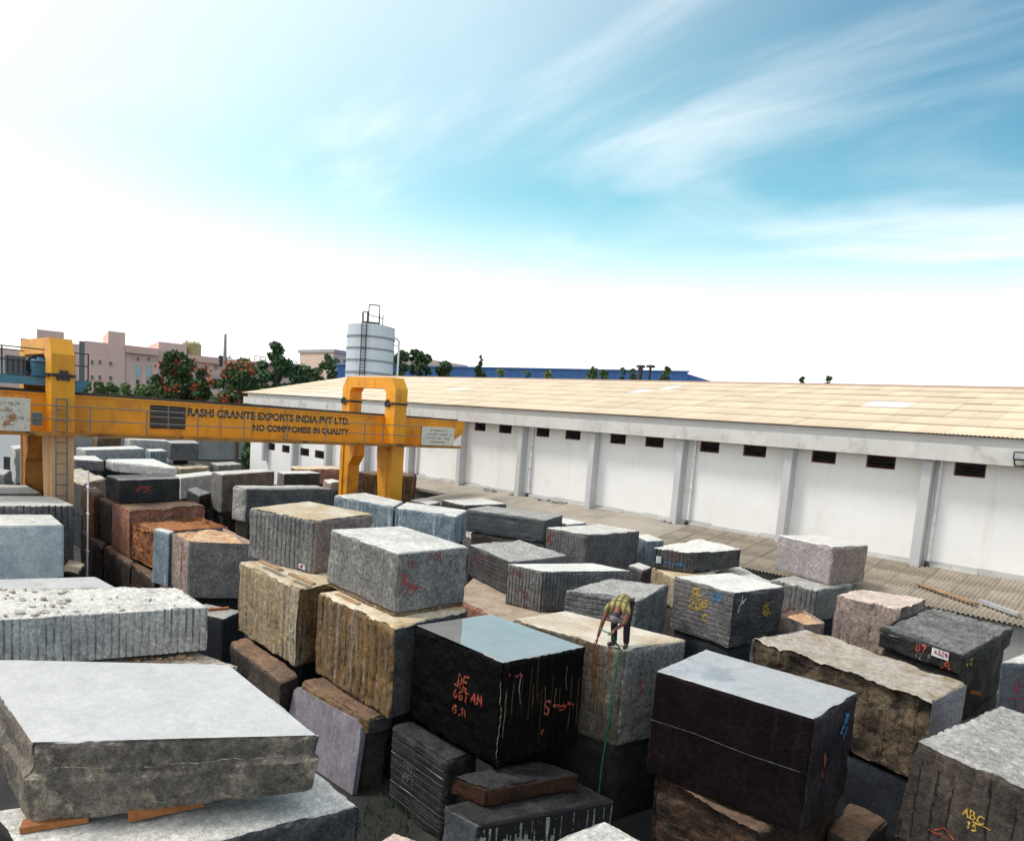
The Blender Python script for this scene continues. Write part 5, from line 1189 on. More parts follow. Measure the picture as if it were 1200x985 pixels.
# ------------------------------------------------------------------ the stone blocks: resolution, finish front/right/top, material top/front/right, label
ST = {
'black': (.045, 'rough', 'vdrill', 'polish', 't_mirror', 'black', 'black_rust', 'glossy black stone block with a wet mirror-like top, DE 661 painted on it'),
'man': (.045, 'mid', 'mid', 'sawn', 't_man', 'mansgrey', 'grey', 'grey stone block with a pale stained top on which the man bends'),
'maroon': (.05, 'sawn', 'mid', 'polish', 't_maroon', 'maroon', 'maroon_side', 'dark maroon stone block with a smooth sheen on top, bottom centre right'),
'long': (.045, 'splitv', 'sawn', 'rough', 't_warm', 'warmrough', 'lilac', 'long rough pitted block with brown stained side behind the dark maroon block'),
'flat': (.04, 'mid', 'hdrill', 'layered', 't_darkwet', 'slate', 'slate', 'flat dark grey block with a white number tag and red paint'),
'pink': (.06, 'vwide', 'split', 'rough', 't_pink', 'pinkgrey', 'pinkgrey', 'pinkish grey block just behind the flat dark block with the number tag'),
'abc': (.04, 'vwide', 'rough', 'grooved', 't_grey', 'umber', 'umber', 'rough grooved block in the bottom right corner with ABC 15 in yellow'),
'r110': (.06, 'sawn', 'sawn', 'smooth', 't_pale', 'steelblue', 'steelblue', 'blue grey block cut by the right edge with R 110 in red'),
'paint': (.045, 'hdrill', 'rough', 'sawn', 't_white', 'midgrey', 'darkgrey', 'grey ribbed block with a white top and yellow and blue paint'),
'behindman': (.05, 'hdrill', 'mid', 'rough', 't_grey', 'grey', 'midgrey', 'grey layered block directly behind the bending man'),
'K': (.05, 'vfine', 'vfine', 'sawn', 't_white', 'midgrey', 'midgrey', 'long ribbed grey block with a clean white top, left of the man'),
'L': (.05, 'hdrill', 'mid', 'rough', 't_grey', 'darkgrey', 'grey', 'grey block with horizontal ribs and red scribbles left of the long ribbed one'),
'M': (.05, 'vfine', 'vfine', 'mid', 't_pale', 'midgrey', 'midgrey', 'tall grey ribbed block with a hollow worn top near the warehouse'),
'N': (.08, 'hfine', 'sawn', 'sawn', 't_grey', 'steelblue', 'steelblue', 'long slate blue block behind the grey blocks, half weathered brown'),
'O': (.08, 'vdrill', 'vwide', 'sawn', 't_white', 'darkgrey', 'darkgrey', 'dark ribbed block with a white top near the lean-to roof'),
'P': (.1, 'mid', 'mid', 'sawn', 't_white', 'grey', 'grey', 'low white topped slab right of the crane leg'),
'Q1': (.06, 'mid', 'sawn', 'sawn', 't_pale', 'bluegrey', 'bluegrey', 'streaked pale blue block in front of the right crane leg'),
'Q2': (.06, 'mid', 'sawn', 'sawn', 't_pale', 'bluegrey', 'bluegrey', 'deep blue grey block with a white top end to end with the streaked one'),
'T': (.045, 'vwide', 'rough', 'mid', 't_beige', 'beige', 'brown', 'tall beige drilled block, lower of the left pair in the middle stack'),
'SP': (.08, 'mid', 'mid', 'mid', 't_brown', 'brown', 'brown', 'thin brown bedding slab between the R 79 block and the drilled block'),
'R': (.045, 'vdrill', 'mid', 'sawn', 't_beige', 'grey', 'pinkgrey', 'grey brown block with a beige top crowning the beige drilled block'),
'U': (.045, 'vwide', 'sawn', 'mid', 't_beige', 'brown', 'darkgrey', 'brown drilled block under the big grey block marked R 79'),
'S': (.045, 'mid', 'sawn', 'sawn', 't_pale', 'grey', 'grey', 'big speckled grey block with R 79 in red, top of the middle stack'),
'V': (.07, 'rough', 'rough', 'rough', 't_brown', 'umber', 'umber', 'dark brown block under the beige drilled block'),
'X': (.06, 'rough', 'mid', 'rough', 't_brown', 'brown', 'darkgrey', 'thin brown slab under the brown drilled block'),
'Z': (.05, 'hfine', 'mid', 'mid', 't_black', 'slate', 'slate', 'dark striped block with chalk marks at the foot of the glossy black block'),
'AA': (.06, 'rough', 'mid', 'rough', 't_black', 'aaslab', 'aaslab', 'thin rust brown slab under the right side of the glossy black block'),
'BB': (.05, 'mid', 'smooth', 'mid', 't_black', 'steelblue', 'palegrey', 'dark slab with pale drips down its side at the bottom centre'),
'EE': (.05, 'splitv', 'rough', 'rough', 't_brown', 'darkbrown', 'darkbrown', 'brown swirled rough rock under the dark maroon block'),
'EE2': (.07, 'rough', 'rough', 'grooved', 't_brown', 'umber', 'umber', 'low brown block between the maroon and the corner blocks'),
'CC': (.05, 'rough', 'rough', 'grooved', 't_pale', 'palegrey', 'palegrey', 'pale grooved boulder top at the bottom edge of the picture'),
'DD': (.05, 'rough', 'rough', 'rough', 't_pink', 'pinkgrey', 'pinkgrey', 'small pale pink stone at the bottom edge, left of centre'),
'FF': (.045, 'rough', 'rough', 'smooth', 't_slab', 'slabside', 'slabside', 'huge white topped slab in the bottom left corner'),
'GG': (.06, 'rough', 'rough', 'sawn', 't_pale', 'slate', 'darkgrey', 'grey slab underneath the huge white topped slab'),
'HH': (.05, 'rough', 'rough', 'grooved', 't_warm', 'palegrey', 'palegrey', 'low pale grooved rock between the huge white slab and the ribbed block'),
'II': (.04, 'ribs', 'ribs', 'rough', 't_pale', 'palegrey', 'palegrey', 'long white ribbed block with stone chips on top at the left edge'),
'JJ': (.07, 'sawn', 'sawn', 'smooth', 't_slab', 'marble', 'marble', 'smooth white topped slab behind the ribbed block at the left edge'),
'KK': (.05, 'sawn', 'sawn', 'ribs', 't_white', 'marble', 'marble', 'pale blue marble block with a ridged white top at the left edge'),
'LL': (.06, 'vdrill', 'rough', 'sawn', 't_white', 'midgrey', 'midgrey', 'dark ribbed block with a flat white top in front of the left crane leg'),
'MM': (.07, 'mid', 'mid', 'ribs', 't_pale', 'midgrey', 'midgrey', 'ridge topped grey block between the two left crane legs'),
'NN': (.07, 'rough', 'mid', 'mid', 't_beige', 'umber', 'umber', 'small dark stone with a pale top beside the marble block'),
'a': (.06, 'mid', 'vfine', 'sawn', 't_pale', 'grey', 'grey', 'big square grey block with a red mark, left of the cracked white one'),
'b': (.09, 'mid', 'vdrill', 'sawn', 't_white', 'midgrey', 'darkgrey', 'dark ribbed block with a thin white top right behind the big square grey one'),
'c': (.06, 'rough', 'mid', 'mid', 't_white', 'palegrey', 'grey', 'cracked white ended block with a long grey side'),
'd': (.09, 'mid', 'mid', 'sawn', 't_darkwet', 'slate', 'slate', 'low black block left of the big square grey one'),
'e': (.09, 'sawn', 'sawn', 'sawn', 't_pale', 'palegrey', 'palegrey', 'pale block behind the dark slab with red scribble'),
'PP': (.06, 'vdrill', 'split', 'rough', 't_brown', 'reddish', 'reddish', 'reddish brown block under the dark slab with red scribble'),
'OO': (.06, 'sawn', 'sawn', 'sawn', 't_grey', 'slate', 'slate', 'dark grey slab with a red scribble on top of the reddish stack'),
'QQ': (.07, 'mid', 'mid', 'mid', 't_brown', 'umber', 'umber', 'narrow dark brown block left of the reddish brown one'),
'RR': (.07, 'mid', 'mid', 'mid', 't_brown', 'rust', 'rust', 'orange brown block, leftmost of the reddish stack'),
'RR2': (.09, 'mid', 'rough', 'rough', 't_warm', 'darkgrey', 'pinkgrey', 'rough pale topped block behind the reddish stack'),
'SS': (.06, 'split', 'split', 'split', 't_rust', 'rust', 'rust', 'rust orange boulder block with a dark end'),
'BS': (.06, 'sawn', 'sawn', 'sawn', 't_pale', 'bluegrey', 'bluegrey', 'thin blue grey slab standing against the orange topped block'),
'TT': (.05, 'vdrill', 'smooth', 'split', 't_orange', 'pinkgrey', 'midgrey', 'orange topped block with a smooth grey sawn face'),
'UU1': (.08, 'rough', 'mid', 'mid', 't_brown', 'umber', 'umber', 'lowest row block under the orange brown one'),
'UU2': (.08, 'rough', 'mid', 'mid', 't_brown', 'umber', 'umber', 'lowest row dark block under the reddish brown one'),
'UU3': (.08, 'rough', 'mid', 'mid', 't_brown', 'darkbrown', 'umber', 'lowest row dark block under the rust orange boulder'),
'VV': (.08, 'sawn', 'sawn', 'sawn', 't_grey', 'navy', 'navy', 'dark navy block under the orange topped block'),
'f1': (.15, 'mid', 'mid', 'mid', 't_brown', 'brown', 'brown', 'brown block in the farthest row under the girder'),
'f2': (.15, 'mid', 'mid', 'sawn', 't_white', 'palegrey', 'palegrey', 'light grey block in the farthest row beside the brown one'),
'f3': (.15, 'sawn', 'sawn', 'sawn', 't_grey', 'steelblue', 'steelblue', 'dark blue square block at the end of the farthest row'),
'f4': (.15, 'mid', 'sawn', 'sawn', 't_white', 'palegrey', 'palegrey', 'long cream block in the second farthest row'),
'f5': (.15, 'mid', 'mid', 'sawn', 't_white', 'bluegrey', 'bluegrey', 'low blue grey block right of the long cream one'),
'f6': (.12, 'mid', 'mid', 'sawn', 't_white', 'midgrey', 'midgrey', 'white topped grey slab right of the left crane leg'),
'f7': (.12, 'mid', 'mid', 'mid', 't_white', 'palegrey', 'palegrey', 'white wedge shaped block in the middle of the far rows'),
'f8': (.15, 'mid', 'mid', 'mid', 't_white', 'palegrey', 'palegrey', 'low white rock behind the wedge shaped block'),
'f9': (.15, 'mid', 'mid', 'rough', 't_beige', 'beige', 'beige', 'low beige rock right of the wedge shaped block'),
'f10': (.15, 'mid', 'mid', 'mid', 't_grey', 'midgrey', 'midgrey', 'low grey block behind the beige rock'),
'f11': (.15, 'mid', 'mid', 'rough', 't_pink', 'pinkgrey', 'pinkgrey', 'low pinkish rock in front of the wedge shaped block'),
'g1': (.1, 'mid', 'mid', 'sawn', 't_pale', 'palegrey', 'palegrey', 'upright white block left of the left crane legs'),
'g3': (.1, 'mid', 'mid', 'mid', 't_grey', 'midgrey', 'midgrey', 'grey block at the left edge behind the ridge topped one'),
'g4': (.09, 'split', 'rough', 'rough', 't_brown', 'darkbrown', 'brown', 'brown boulder block behind the right crane leg'),
'g5': (.12, 'rough', 'rough', 'rough', 't_beige', 'brown', 'reddish', 'brown block left of the right crane legs under the girder'),
'g6': (.12, 'rough', 'rough', 'rough', 't_white', 'pinkgrey', 'pinkgrey', 'small white rock at the foot of the far crane leg'),
'g7': (.08, 'rough', 'rough', 'split', 't_pale', 'palegrey', 'palegrey', 'rough white rock between the right crane legs and the pale blue block'),
'r': (.08, 'mid', 'mid', 'rough', 't_grey', 'midgrey', 'midgrey', 'low grey block with a flat top behind the big block marked R 79'),
'q': (.08, 'rough', 'rough', 'sawn', 't_dirty', 'reddish', 'reddish', 'broad flat reddish stone forming a floor between the stacks'),
'k': (.09, 'hdrill', 'hdrill', 'sawn', 't_pale', 'darkgrey', 'darkgrey', 'small dark ribbed block right of the tall hollow topped one'),
'o': (.07, 'rough', 'rough', 'split', 't_orange', 'pinkgrey', 'pinkgrey', 'small white and orange rounded stone right of the painted ribbed block'),
'm': (.07, 'vdrill', 'sawn', 'mid', 't_grey', 'midgrey', 'grey', 'grey block carrying the lilac white block by the wall'),
'n': (.05, 'mid', 'mid', 'sawn', 't_white', 'lilac', 'pinkgrey', 'lilac white block with a rusty corner by the warehouse wall'),
'l': (.07, 'mid', 'mid', 'rough', 't_pale', 'grey', 'grey', 'low rough grey slab behind the painted ribbed block'),
'i': (.08, 'vdrill', 'mid', 'sawn', 't_beige', 'beige', 'beige', 'beige block under the dark block with blue paint'),
'h': (.05, 'vdrill', 'vdrill', 'rough', 't_white', 'darkgrey', 'darkgrey', 'dark ribbed block with a wet top and blue paint, near the wall'),
'j': (.1, 'sawn', 'sawn', 'sawn', 't_white', 'bluegrey', 'bluegrey', 'pale blue block with a white top behind the tall hollow topped one'),
's': (.1, 'sawn', 'sawn', 'sawn', 't_white', 'bluegrey', 'bluegrey', 'white topped slab between the slate blue and the hollow topped blocks'),
}
GROW = {'abc': 't', 'flat': '', 'HH': '', 'KK': 't', 'MM': 't', 'behindman': '', 'l': ''}
LEAN = {'abc': .06, 'g4': -.04, 'black': -.0, 'FF': -.05}
for i, (key, (quad, zb, zt)) in enumerate(BLOCKS.items()):
    if key in ST:
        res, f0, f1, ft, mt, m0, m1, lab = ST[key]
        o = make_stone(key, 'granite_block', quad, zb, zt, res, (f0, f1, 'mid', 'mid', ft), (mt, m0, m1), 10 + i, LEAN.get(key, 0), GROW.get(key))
        tag(o, lab, 'stone block', 'quarried stone blocks stacked in the yard')
    else:
        top = key[6:]; b2 = top.endswith('_b'); top = top[:-2] if b2 else top
        tl = ST[top][7]
        tl = tl.split(' with ')[0].split(',')[0].split(' behind ')[0]
        tl = 'dark white topped ribbed block near the lean-to' if top == 'O' else tl
        lab = ('bottom' if b2 else 'lower') + ' plain support stone beneath the ' + ' '.join(tl.split()[:9]) + (' by the crane leg' if top == 'LL' else '')
        o = make_stone(key, 'support_block', quad, zb, zt, .16, ('mid',) * 5, ('t_brown' if i % 2 else 't_black', ('umber', 'slate', 'navy')[i % 3], ('umber', 'slate', 'navy')[i % 3]), 10 + i)  # dark stone colours deepen the shade in the gaps between stacks
        tag(o, lab, 'stone block', 'plain support stones under the stacks')

# ------------------------------------------------------------------ painted marks, written by hand on the stone
GL = {'A': [[(0,0),(.5,1),(1,0)],[(.2,.4),(.8,.4)]], 'B': [[(0,0),(0,1),(.7,.95),(.8,.75),(.6,.55),(0,.5)],[(.6,.55),(.9,.35),(.8,.05),(0,0)]], 'C': [[(.9,.85),(.5,1),(.1,.7),(.1,.3),(.5,0),(.9,.15)]],
 'D': [[(0,0),(0,1),(.6,.9),(.9,.5),(.6,.1),(0,0)]], 'E': [[(.9,1),(0,1),(0,0),(.9,0)],[(0,.5),(.7,.5)]], 'G': [[(.9,.85),(.5,1),(.1,.7),(.1,.3),(.5,0),(.9,.2),(.9,.5),(.6,.5)]], 'M': [[(0,0),(.1,1),(.5,.4),(.9,1),(1,0)]],
 'R': [[(0,0),(0,1),(.7,.95),(.8,.7),(.6,.5),(0,.48)],[(.3,.48),(.9,0)]], 'S': [[(.9,.9),(.4,1),(.1,.75),(.8,.35),(.6,.02),(.1,.1)]], 'P': [[(0,0),(0,1),(.8,.95),(.85,.6),(0,.5)]], 'F': [[(0,0),(0,1),(.8,1)],[(0,.55),(.6,.55)]],
 'H': [[(0,0),(0,1)],[(1,0),(1,1)],[(0,.5),(1,.5)]], 'X': [[(0,0),(1,1)],[(0,1),(1,0)]], 'W': [[(0,1),(.25,0),(.5,.7),(.75,0),(1,1)]], 'K': [[(0,0),(0,1)],[(.9,1),(0,.5),(.9,0)]],
 '0': [[(.5,1),(.1,.7),(.1,.3),(.5,0),(.9,.3),(.9,.7),(.5,1)]], '1': [[(.3,.8),(.55,1),(.5,0)]], '2': [[(.1,.8),(.5,1),(.9,.7),(.1,0),(.9,0)]], '3': [[(.1,.9),(.6,1),(.8,.75),(.4,.52),(.85,.3),(.5,0),(.1,.1)]], '4': [[(.7,0),(.7,1),(.05,.35),(.95,.35)]],
 '5': [[(.9,1),(.2,1),(.15,.55),(.6,.6),(.85,.3),(.5,0),(.1,.08)]], '6': [[(.8,.95),(.3,.7),(.1,.3),(.5,0),(.85,.25),(.6,.5),(.15,.35)]], '7': [[(.05,1),(.95,1),(.4,0)]], '8': [[(.5,.52),(.15,.75),(.5,1),(.85,.75),(.5,.52),(.1,.25),(.5,0),(.9,.25),(.5,.52)]],
 '9': [[(.85,.6),(.4,.5),(.15,.78),(.5,1),(.85,.8),(.8,.4),(.6,0)]], '-': [[(0,.5),(1,.5)]], '/': [[(0,0),(1,1)]], '.': [[(.4,.05),(.55,.0)]], ' ': []}
def strokes(key, face, lines, mat, wid, name='painted_mark', seed=0):
    o, surf, ls, lt_, h = BSURF[key]; rn = random.Random(seed + len(lines)); vs = []; fs = []
    for line in lines:
        pts = []
        for (a, b) in zip(line[:-1], line[1:]):
            n = max(2, int(math.dist(a, b) / .03)); pts += [(a[0] + (b[0] - a[0]) * k / n, a[1] + (b[1] - a[1]) * k / n) for k in range(n)]
        pts.append(line[-1]); pts = np.array(pts); d = np.gradient(pts, axis=0); d /= np.linalg.norm(d, axis=1)[:, None] + 1e-9
        nn = np.stack([-d[:, 1], d[:, 0]], 1); w = wid * np.array([rn.uniform(.7, 1.25) for _ in pts])[:, None] / 2
        A, M_, B = pts + nn * w, pts, pts - nn * w; base = len(vs); k = len(pts)
        for Q in (A, M_, B): vs += (surf(face, Q[:, 0], Q[:, 1]) - np.array(o.location)).tolist()
        for r_ in (0, 1):
            for i in range(k - 1): fs.append((base + r_ * k + i, base + (r_ + 1) * k + i, base + (r_ + 1) * k + i + 1, base + r_ * k + i + 1))
    return mesh_obj(name, vs, fs, MATS[mat], o)
def write(key, face, txt, u, dn, size, mat, wid=.028, asp=.62, gap=.25, seed=0, slant=0.0):
    """u, dn: upper left corner of the text as fractions of the face"""
    o, surf, ls, lt_, h = BSURF[key]; ln = ls if face == 0 else lt_; x = u * ln; y = dn * h; L_ = []; rn = random.Random(seed + 5)
    for ch in txt:
        for st in GL[ch]: L_.append([(x + p[0] * size * asp + rn.uniform(-.01, .01), y + (1 - p[1]) * size + slant * (x - u * ln) + rn.uniform(-.01, .01)) for p in st])
        x += size * (asp + gap * asp)
    L_ = [l for l in L_ if len(l) > 1]
    return strokes(key, face, L_, mat, wid, seed=seed)
def scribble(key, face, u, dn, w, hh, n, mat, wid=.03, seed=1):
    o, surf, ls, lt_, h = BSURF[key]; ln = ls if face == 0 else lt_; rn = random.Random(seed); L_ = []
    for k in range(n):
        x, y = u * ln + rn.uniform(0, w), dn * h + rn.uniform(0, hh); l = [(x, y)]
        for j in range(rn.randint(2, 4)): x += rn.uniform(-.5, .7) * w * .5; y += rn.uniform(-.5, .5) * hh * .6; l.append((min(max(x, .05), ln - .05), min(max(y, .04), h - .04)))
        L_.append(l)
    return strokes(key, face, L_, mat, wid, seed=seed)
write('S', 1, 'R', .06, .36, .22, 'paint_red', .035, seed=1); write('S', 1, '79-', .09, .54, .22, 'paint_red', .04, seed=2)
write('S', 1, '18', .10, .13, .18, 'paint_maroon', .02, seed=3); write('S', 1, '104', .42, .06, .16, 'paint_maroon', .02, seed=4)
write('black', 0, 'DE', .55, .28, .22, 'paint_rust', .03); strokes('black', 0, [[(1.38, .80), (1.85, .86)]], 'paint_rust', .025); write('black', 0, '661', .51, .43, .20, 'paint_rust', .03); write('black', 0, 'AM', .71, .39, .20, 'paint_rust', .03); write('black', 0, 'G.M', .51, .60, .17, 'paint_rust', .03)
write('black', 1, 'S-', .50, .45, .28, 'paint_red', .04); scribble('black', 1, .62, .50, .45, .16, 4, 'paint_red', .03, 3); scribble('black', 1, .50, .74, .12, .15, 2, 'paint_rust', .03, 4); scribble('black', 1, .06, .10, .22, .1, 2, 'paint_maroon', .05, 5)
scribble('man', 1, .25, .36, .14, .28, 4, 'paint_red', .035, 6); scribble('man', 0, .7, .88, .1, .12, 2, 'paint_rust', .03, 7)
strokes('maroon', 0, [[(.02, .93), (.9, .90), (1.9, .94), (2.75, .92)]], 'chalk', .007, 'chalk_line')
scribble('maroon', 1, .62, .12, .30, .36, 9, 'paint_blue', .06, 8); scribble('maroon', 1, .30, .34, .10, .42, 5, 'paint_red', .05, 9)
write('flat', 0, 'D7', .48, .20, .18, 'paint_red', .04); write('flat', 0, '12', .47, .62, .14, 'chalk', .02); write('flat', 0, '6', .62, .45, .13, 'chalk', .02); scribble('flat', 0, .78, .58, .25, .16, 4, 'paint_rust', .045, 10); scribble('flat', 0, .05, .12, .4, .10, 4, 'chalk', .018, 12)
scribble('flat', 1, .05, .30, .35, .18, 4, 'paint_yellow', .05, 11)
write('abc', 0, 'ABC', .46, .38, .12, 'paint_yellow', .02, gap=.3); write('abc', 0, '15', .50, .48, .10, 'paint_yellow', .02); strokes('abc', 0, [[(.93, .79), (1.15, .785)]], 'paint_yellow', .015)
strokes('abc', 0, [[(.50, 1.22), (.62, 1.10), (.75, 1.21)], [(.42, 1.26), (.85, 1.24)]], 'paint_rust', .02)
write('r110', 0, 'R', .30, .28, .30, 'paint_maroon', .035); write('r110', 0, '110', .32, .58, .28, 'paint_maroon', .035); strokes('r110', 0, [[(.30, .85), (1.05, .84)]], 'paint_maroon', .03)
write('paint', 0, 'CE', .34, .10, .22, 'paint_yellow', .05); write('paint', 0, '20P', .30, .32, .30, 'paint_yellow', .05); write('paint', 0, 'C', .55, .52, .22, 'paint_yellow', .05); strokes('paint', 0, [[(.7, .44), (1.3, .48)]], 'paint_yellow', .04); write('paint', 0, '00', .66, .08, .24, 'paint_blue', .06)
scribble('paint', 1, .52, .26, .5, .42, 13, 'paint_yellow', .03, 13); strokes('paint', 1, [[(.42, .12), (.40, .3), (.30, .44), (.28, .62)], [(.55, .2), (.42, .36)]], 'paint_white', .03)
write('K', 0, 'PSH', .15, .12, .16, 'paint_maroon', .025); scribble('K', 0, .45, .50, .35, .3, 5, 'paint_maroon', .025, 14)
scribble('L', 0, .15, .30, .8, .08, 3, 'paint_maroon', .03, 15); scribble('L', 0, .15, .58, .5, .08, 2, 'paint_maroon', .03, 16)
scribble('M', 0, .04, .12, .30, .36, 8, 'paint_rust', .05, 17)
scribble('h', 0, .40, .22, .28, .18, 5, 'paint_rust', .035, 18); scribble('h', 0, .36, .58, .5, .14, 6, 'paint_blue', .045, 19)
scribble('OO', 1, .24, .35, .5, .22, 6, 'paint_red', .05, 20); scribble('PP', 0, .28, .18, .3, .18, 5, 'paint_blue', .05, 21)
scribble('a', 1, .06, .28, .35, .3, 5, 'paint_maroon', .05, 22); scribble('T', 0, .60, .80, .14, .16, 4, 'paint_yellow', .03, 23); scribble('m', 0, .3, .7, .5, .2, 4, 'paint_maroon', .03, 24)
strokes('TT', 0, [[(1.55, .5), (1.5, 1.6)], [(1.62, .2), (1.6, 1.1)]], 'paint_red', .04)
write('Z', 0, '1X2', .28, .33, .14, 'chalk', .012); write('Z', 0, 'WRF8', .26, .46, .16, 'chalk', .012, gap=.05)
for k in range(9):
    strokes('Z', 0, [[(.08, .20 + k * .15), (1.75, .21 + k * .15)]], 'chalk', .012, 'chalk_line', k)
rn = random.Random(31)
for key, us, mt in (('long', (.50, .60, .68, .79, .87, .93), 'drill_rust'), ('abc', (.10, .24, .36, .62, .80), 'drip_black'), ('U', (.07, .22, .41, .58, .80, .93), 'drill_pale'), ('T', (.15, .33, .52, .71, .9), 'vein_pale'), ('man', (.25, .5, .66, .8), 'drill_pale')):
    for k, u in enumerate(us):
        x = u * BSURF[key][2]; hh = BSURF[key][4]; y0 = rn.uniform(.02, .35) * hh; y1 = rn.uniform(.6, .97) * hh; n_ = 9
        strokes(key, 0, [[(x + rn.uniform(-.012, .012) + (y - y0) * .02, y) for y in np.linspace(y0, y1, n_)]], mt, rn.uniform(.014, .028), 'drill_mark', k)
ffl = BSURF['FF'][3]
strokes('FF', 1, [[(x, .345 + .03 * math.sin(x * 1.3) + .012 * math.sin(x * 9)) for x in np.arange(.25, ffl - .05, .12)]], 'vein_pale', .016, 'ledge_vein')
rn = random.Random(21); ltk = BSURF['black'][3]
for k in range(15):
    x = .05 + (ltk - .1) * (k + rn.uniform(.1, .9)) / 15; y0 = rn.uniform(.12, .7); ln = rn.uniform(.4, 1.15)
    strokes('black', 1, [[(x, y0), (x + rn.uniform(-.02, .02), y0 + ln * .5), (x + rn.uniform(-.03, .03), min(1.9, y0 + ln))]], rn.choice(('drill_rust', 'drill_rust', 'drill_rust', 'drill_pale')), rn.uniform(.008, .02), 'drill_mark', k)
strokes('black', 0, [[(BSURF['black'][2] - .04, .35), (BSURF['black'][2] - .05, 1.9)]], 'drill_pale', .014, 'drill_mark')
rn = random.Random(8); lt_b = BSURF['BB'][3]
for k in range(46):
    x = .03 + k * (lt_b - .06) / 46 + rn.uniform(-.02, .02); ln = (rn.uniform(.12, .55) if x < 1.5 else rn.uniform(.7, 1.15)) if k > 2 else .1
    strokes('BB', 1, [[(x, .015), (x + rn.uniform(-.02, .02), .12), (x + rn.uniform(-.03, .03), .12 + ln)]], 'drip_black', rn.uniform(.04, .09), 'drip', k)
strokes('BB', 1, [[(.03, .035), (lt_b - .05, .035)]], 'drip_black', .09, 'drip')
def plate(key, face, u, dn, w, hh, mat, name):
    o, surf, ls, lt_, h = BSURF[key]; ln = ls if face == 0 else lt_; xs_ = np.linspace(u * ln, u * ln + w, 5); ys_ = np.linspace(dn * h, dn * h + hh, 3)
    g_ = [(x, y) for y in ys_ for x in xs_]; P_ = surf(face, [q[0] for q in g_], [q[1] for q in g_]); c0 = P_.mean(0); P_ = c0 + (P_ - c0) * np.array([1, 1, 1])
    P_ += (np.array(CAMP) - c0) / np.linalg.norm(CAMP - c0) * .012
    fs = [(r_ * 5 + c + 5, r_ * 5 + c + 6, r_ * 5 + c + 1, r_ * 5 + c) for r_ in (0, 1) for c in range(4)]
    return mesh_obj(name, (P_ - np.array(o.location)).tolist(), fs, MATS[mat], o)
plate('flat', 0, .66, .12, .42, .20, 'paint_white', 'number_tag'); plate('h', 0, .10, .4, .22, .26, 'paint_white', 'number_tag'); plate('R', 0, .80, .86, .26, .14, 'paint_white', 'number_tag')
write('R', 0, '8K', .82, .88, .09, 'paint_maroon', .02)
_s = BSURF['flat']
write('flat', 0, '4328', .685, .17, .11, 'paint_maroon', .022, gap=.3)
for o in bpy.data.objects:
    if o.type == 'MESH' and o.parent and o.name.startswith('painted_mark') and len(o.data.materials) and o.data.materials[0].name == 'paint_maroon' and o.parent in (BSURF['flat'][0], BSURF['R'][0]):
        c0 = np.array(o.parent.location); dd = (CAMP - c0) / np.linalg.norm(CAMP - c0); o.location = tuple(dd * .035)

# ------------------------------------------------------------------ leaning slab, timber, chips, grass
def leaning_slab():
    TLp, TRp = on_z((345, 803), 1.50), on_z((425, 848), 1.50)
    BRp = on_z((411, 930), 0.02)
    along = Vector((TRp[0] - TLp[0], TRp[1] - TLp[1], 0)); L_ = along.length; along.normalize()
    out = Vector((BRp[0] - TRp[0], BRp[1] - TRp[1], -1.48)); hh = out.length; out.normalize()
    out = (out - along * out.dot(along)); out.normalize(); n_ = along.cross(out); 
    if n_.dot(Vector((-TRp[0], -TRp[1], 6.5))) < 0: n_ = -n_
    hh = 1.48 / abs(out.z)
    e = Vector(TLp)
    poly = [(0, .12), (.12, 0), (L_ - .25, 0), (L_ - .06, .1), (L_, .3), (L_ + .03, hh), (-.1, hh)]
    m = MB(); m.prism(poly, lambda a, b, d: e + along * a + out * b - n_ * d, 0.0, .13)
    return m.build('leaning_slab', MATS['purpleslab'])
tag(leaning_slab(), 'smooth purple grey slab leaning on its edge against the brown stack', 'stone slab')
def batten(pa, za, pb_, zb_, w, h, mat, lab):
    A, B = on_z(pa, za), on_z(pb_, zb_); m = MB(); m.bar(A, B, w, h); return tag(m.build('timber_batten', MATS[mat]), lab, 'batten', 'timber battens between the stones')
batten((150, 952), 2.36, (238, 934), 2.38, .20, .16, 'timber_orange', 'orange timber wedge under the front of the huge white slab')
batten((25, 968), 2.27, (105, 955), 2.29, .22, .08, 'timber_orange', 'orange timber piece under the left end of the huge white slab')
batten((305, 657), 3.795, (330, 668), 3.795, .12, .05, 'timber', 'small timber shim under the left of the beige topped block')
batten((340, 672), 3.795, (368, 684), 3.795, .12, .05, 'timber', 'small timber shim under the near corner of the beige topped block')
batten((395, 696), 3.645, (420, 708), 3.645, .12, .05, 'timber', 'small timber shim under the left side of the R 79 block')
batten((1132, 809), 2.2, (1150, 813), 2.2, .10, .06, 'timber_orange', 'brown stick in the dark gap beside the long pitted block')
batten((244, 714), 1.64, (268, 712), 1.64, .12, .06, 'timber_orange', 'orange timber shim under the smooth grey sawn face')
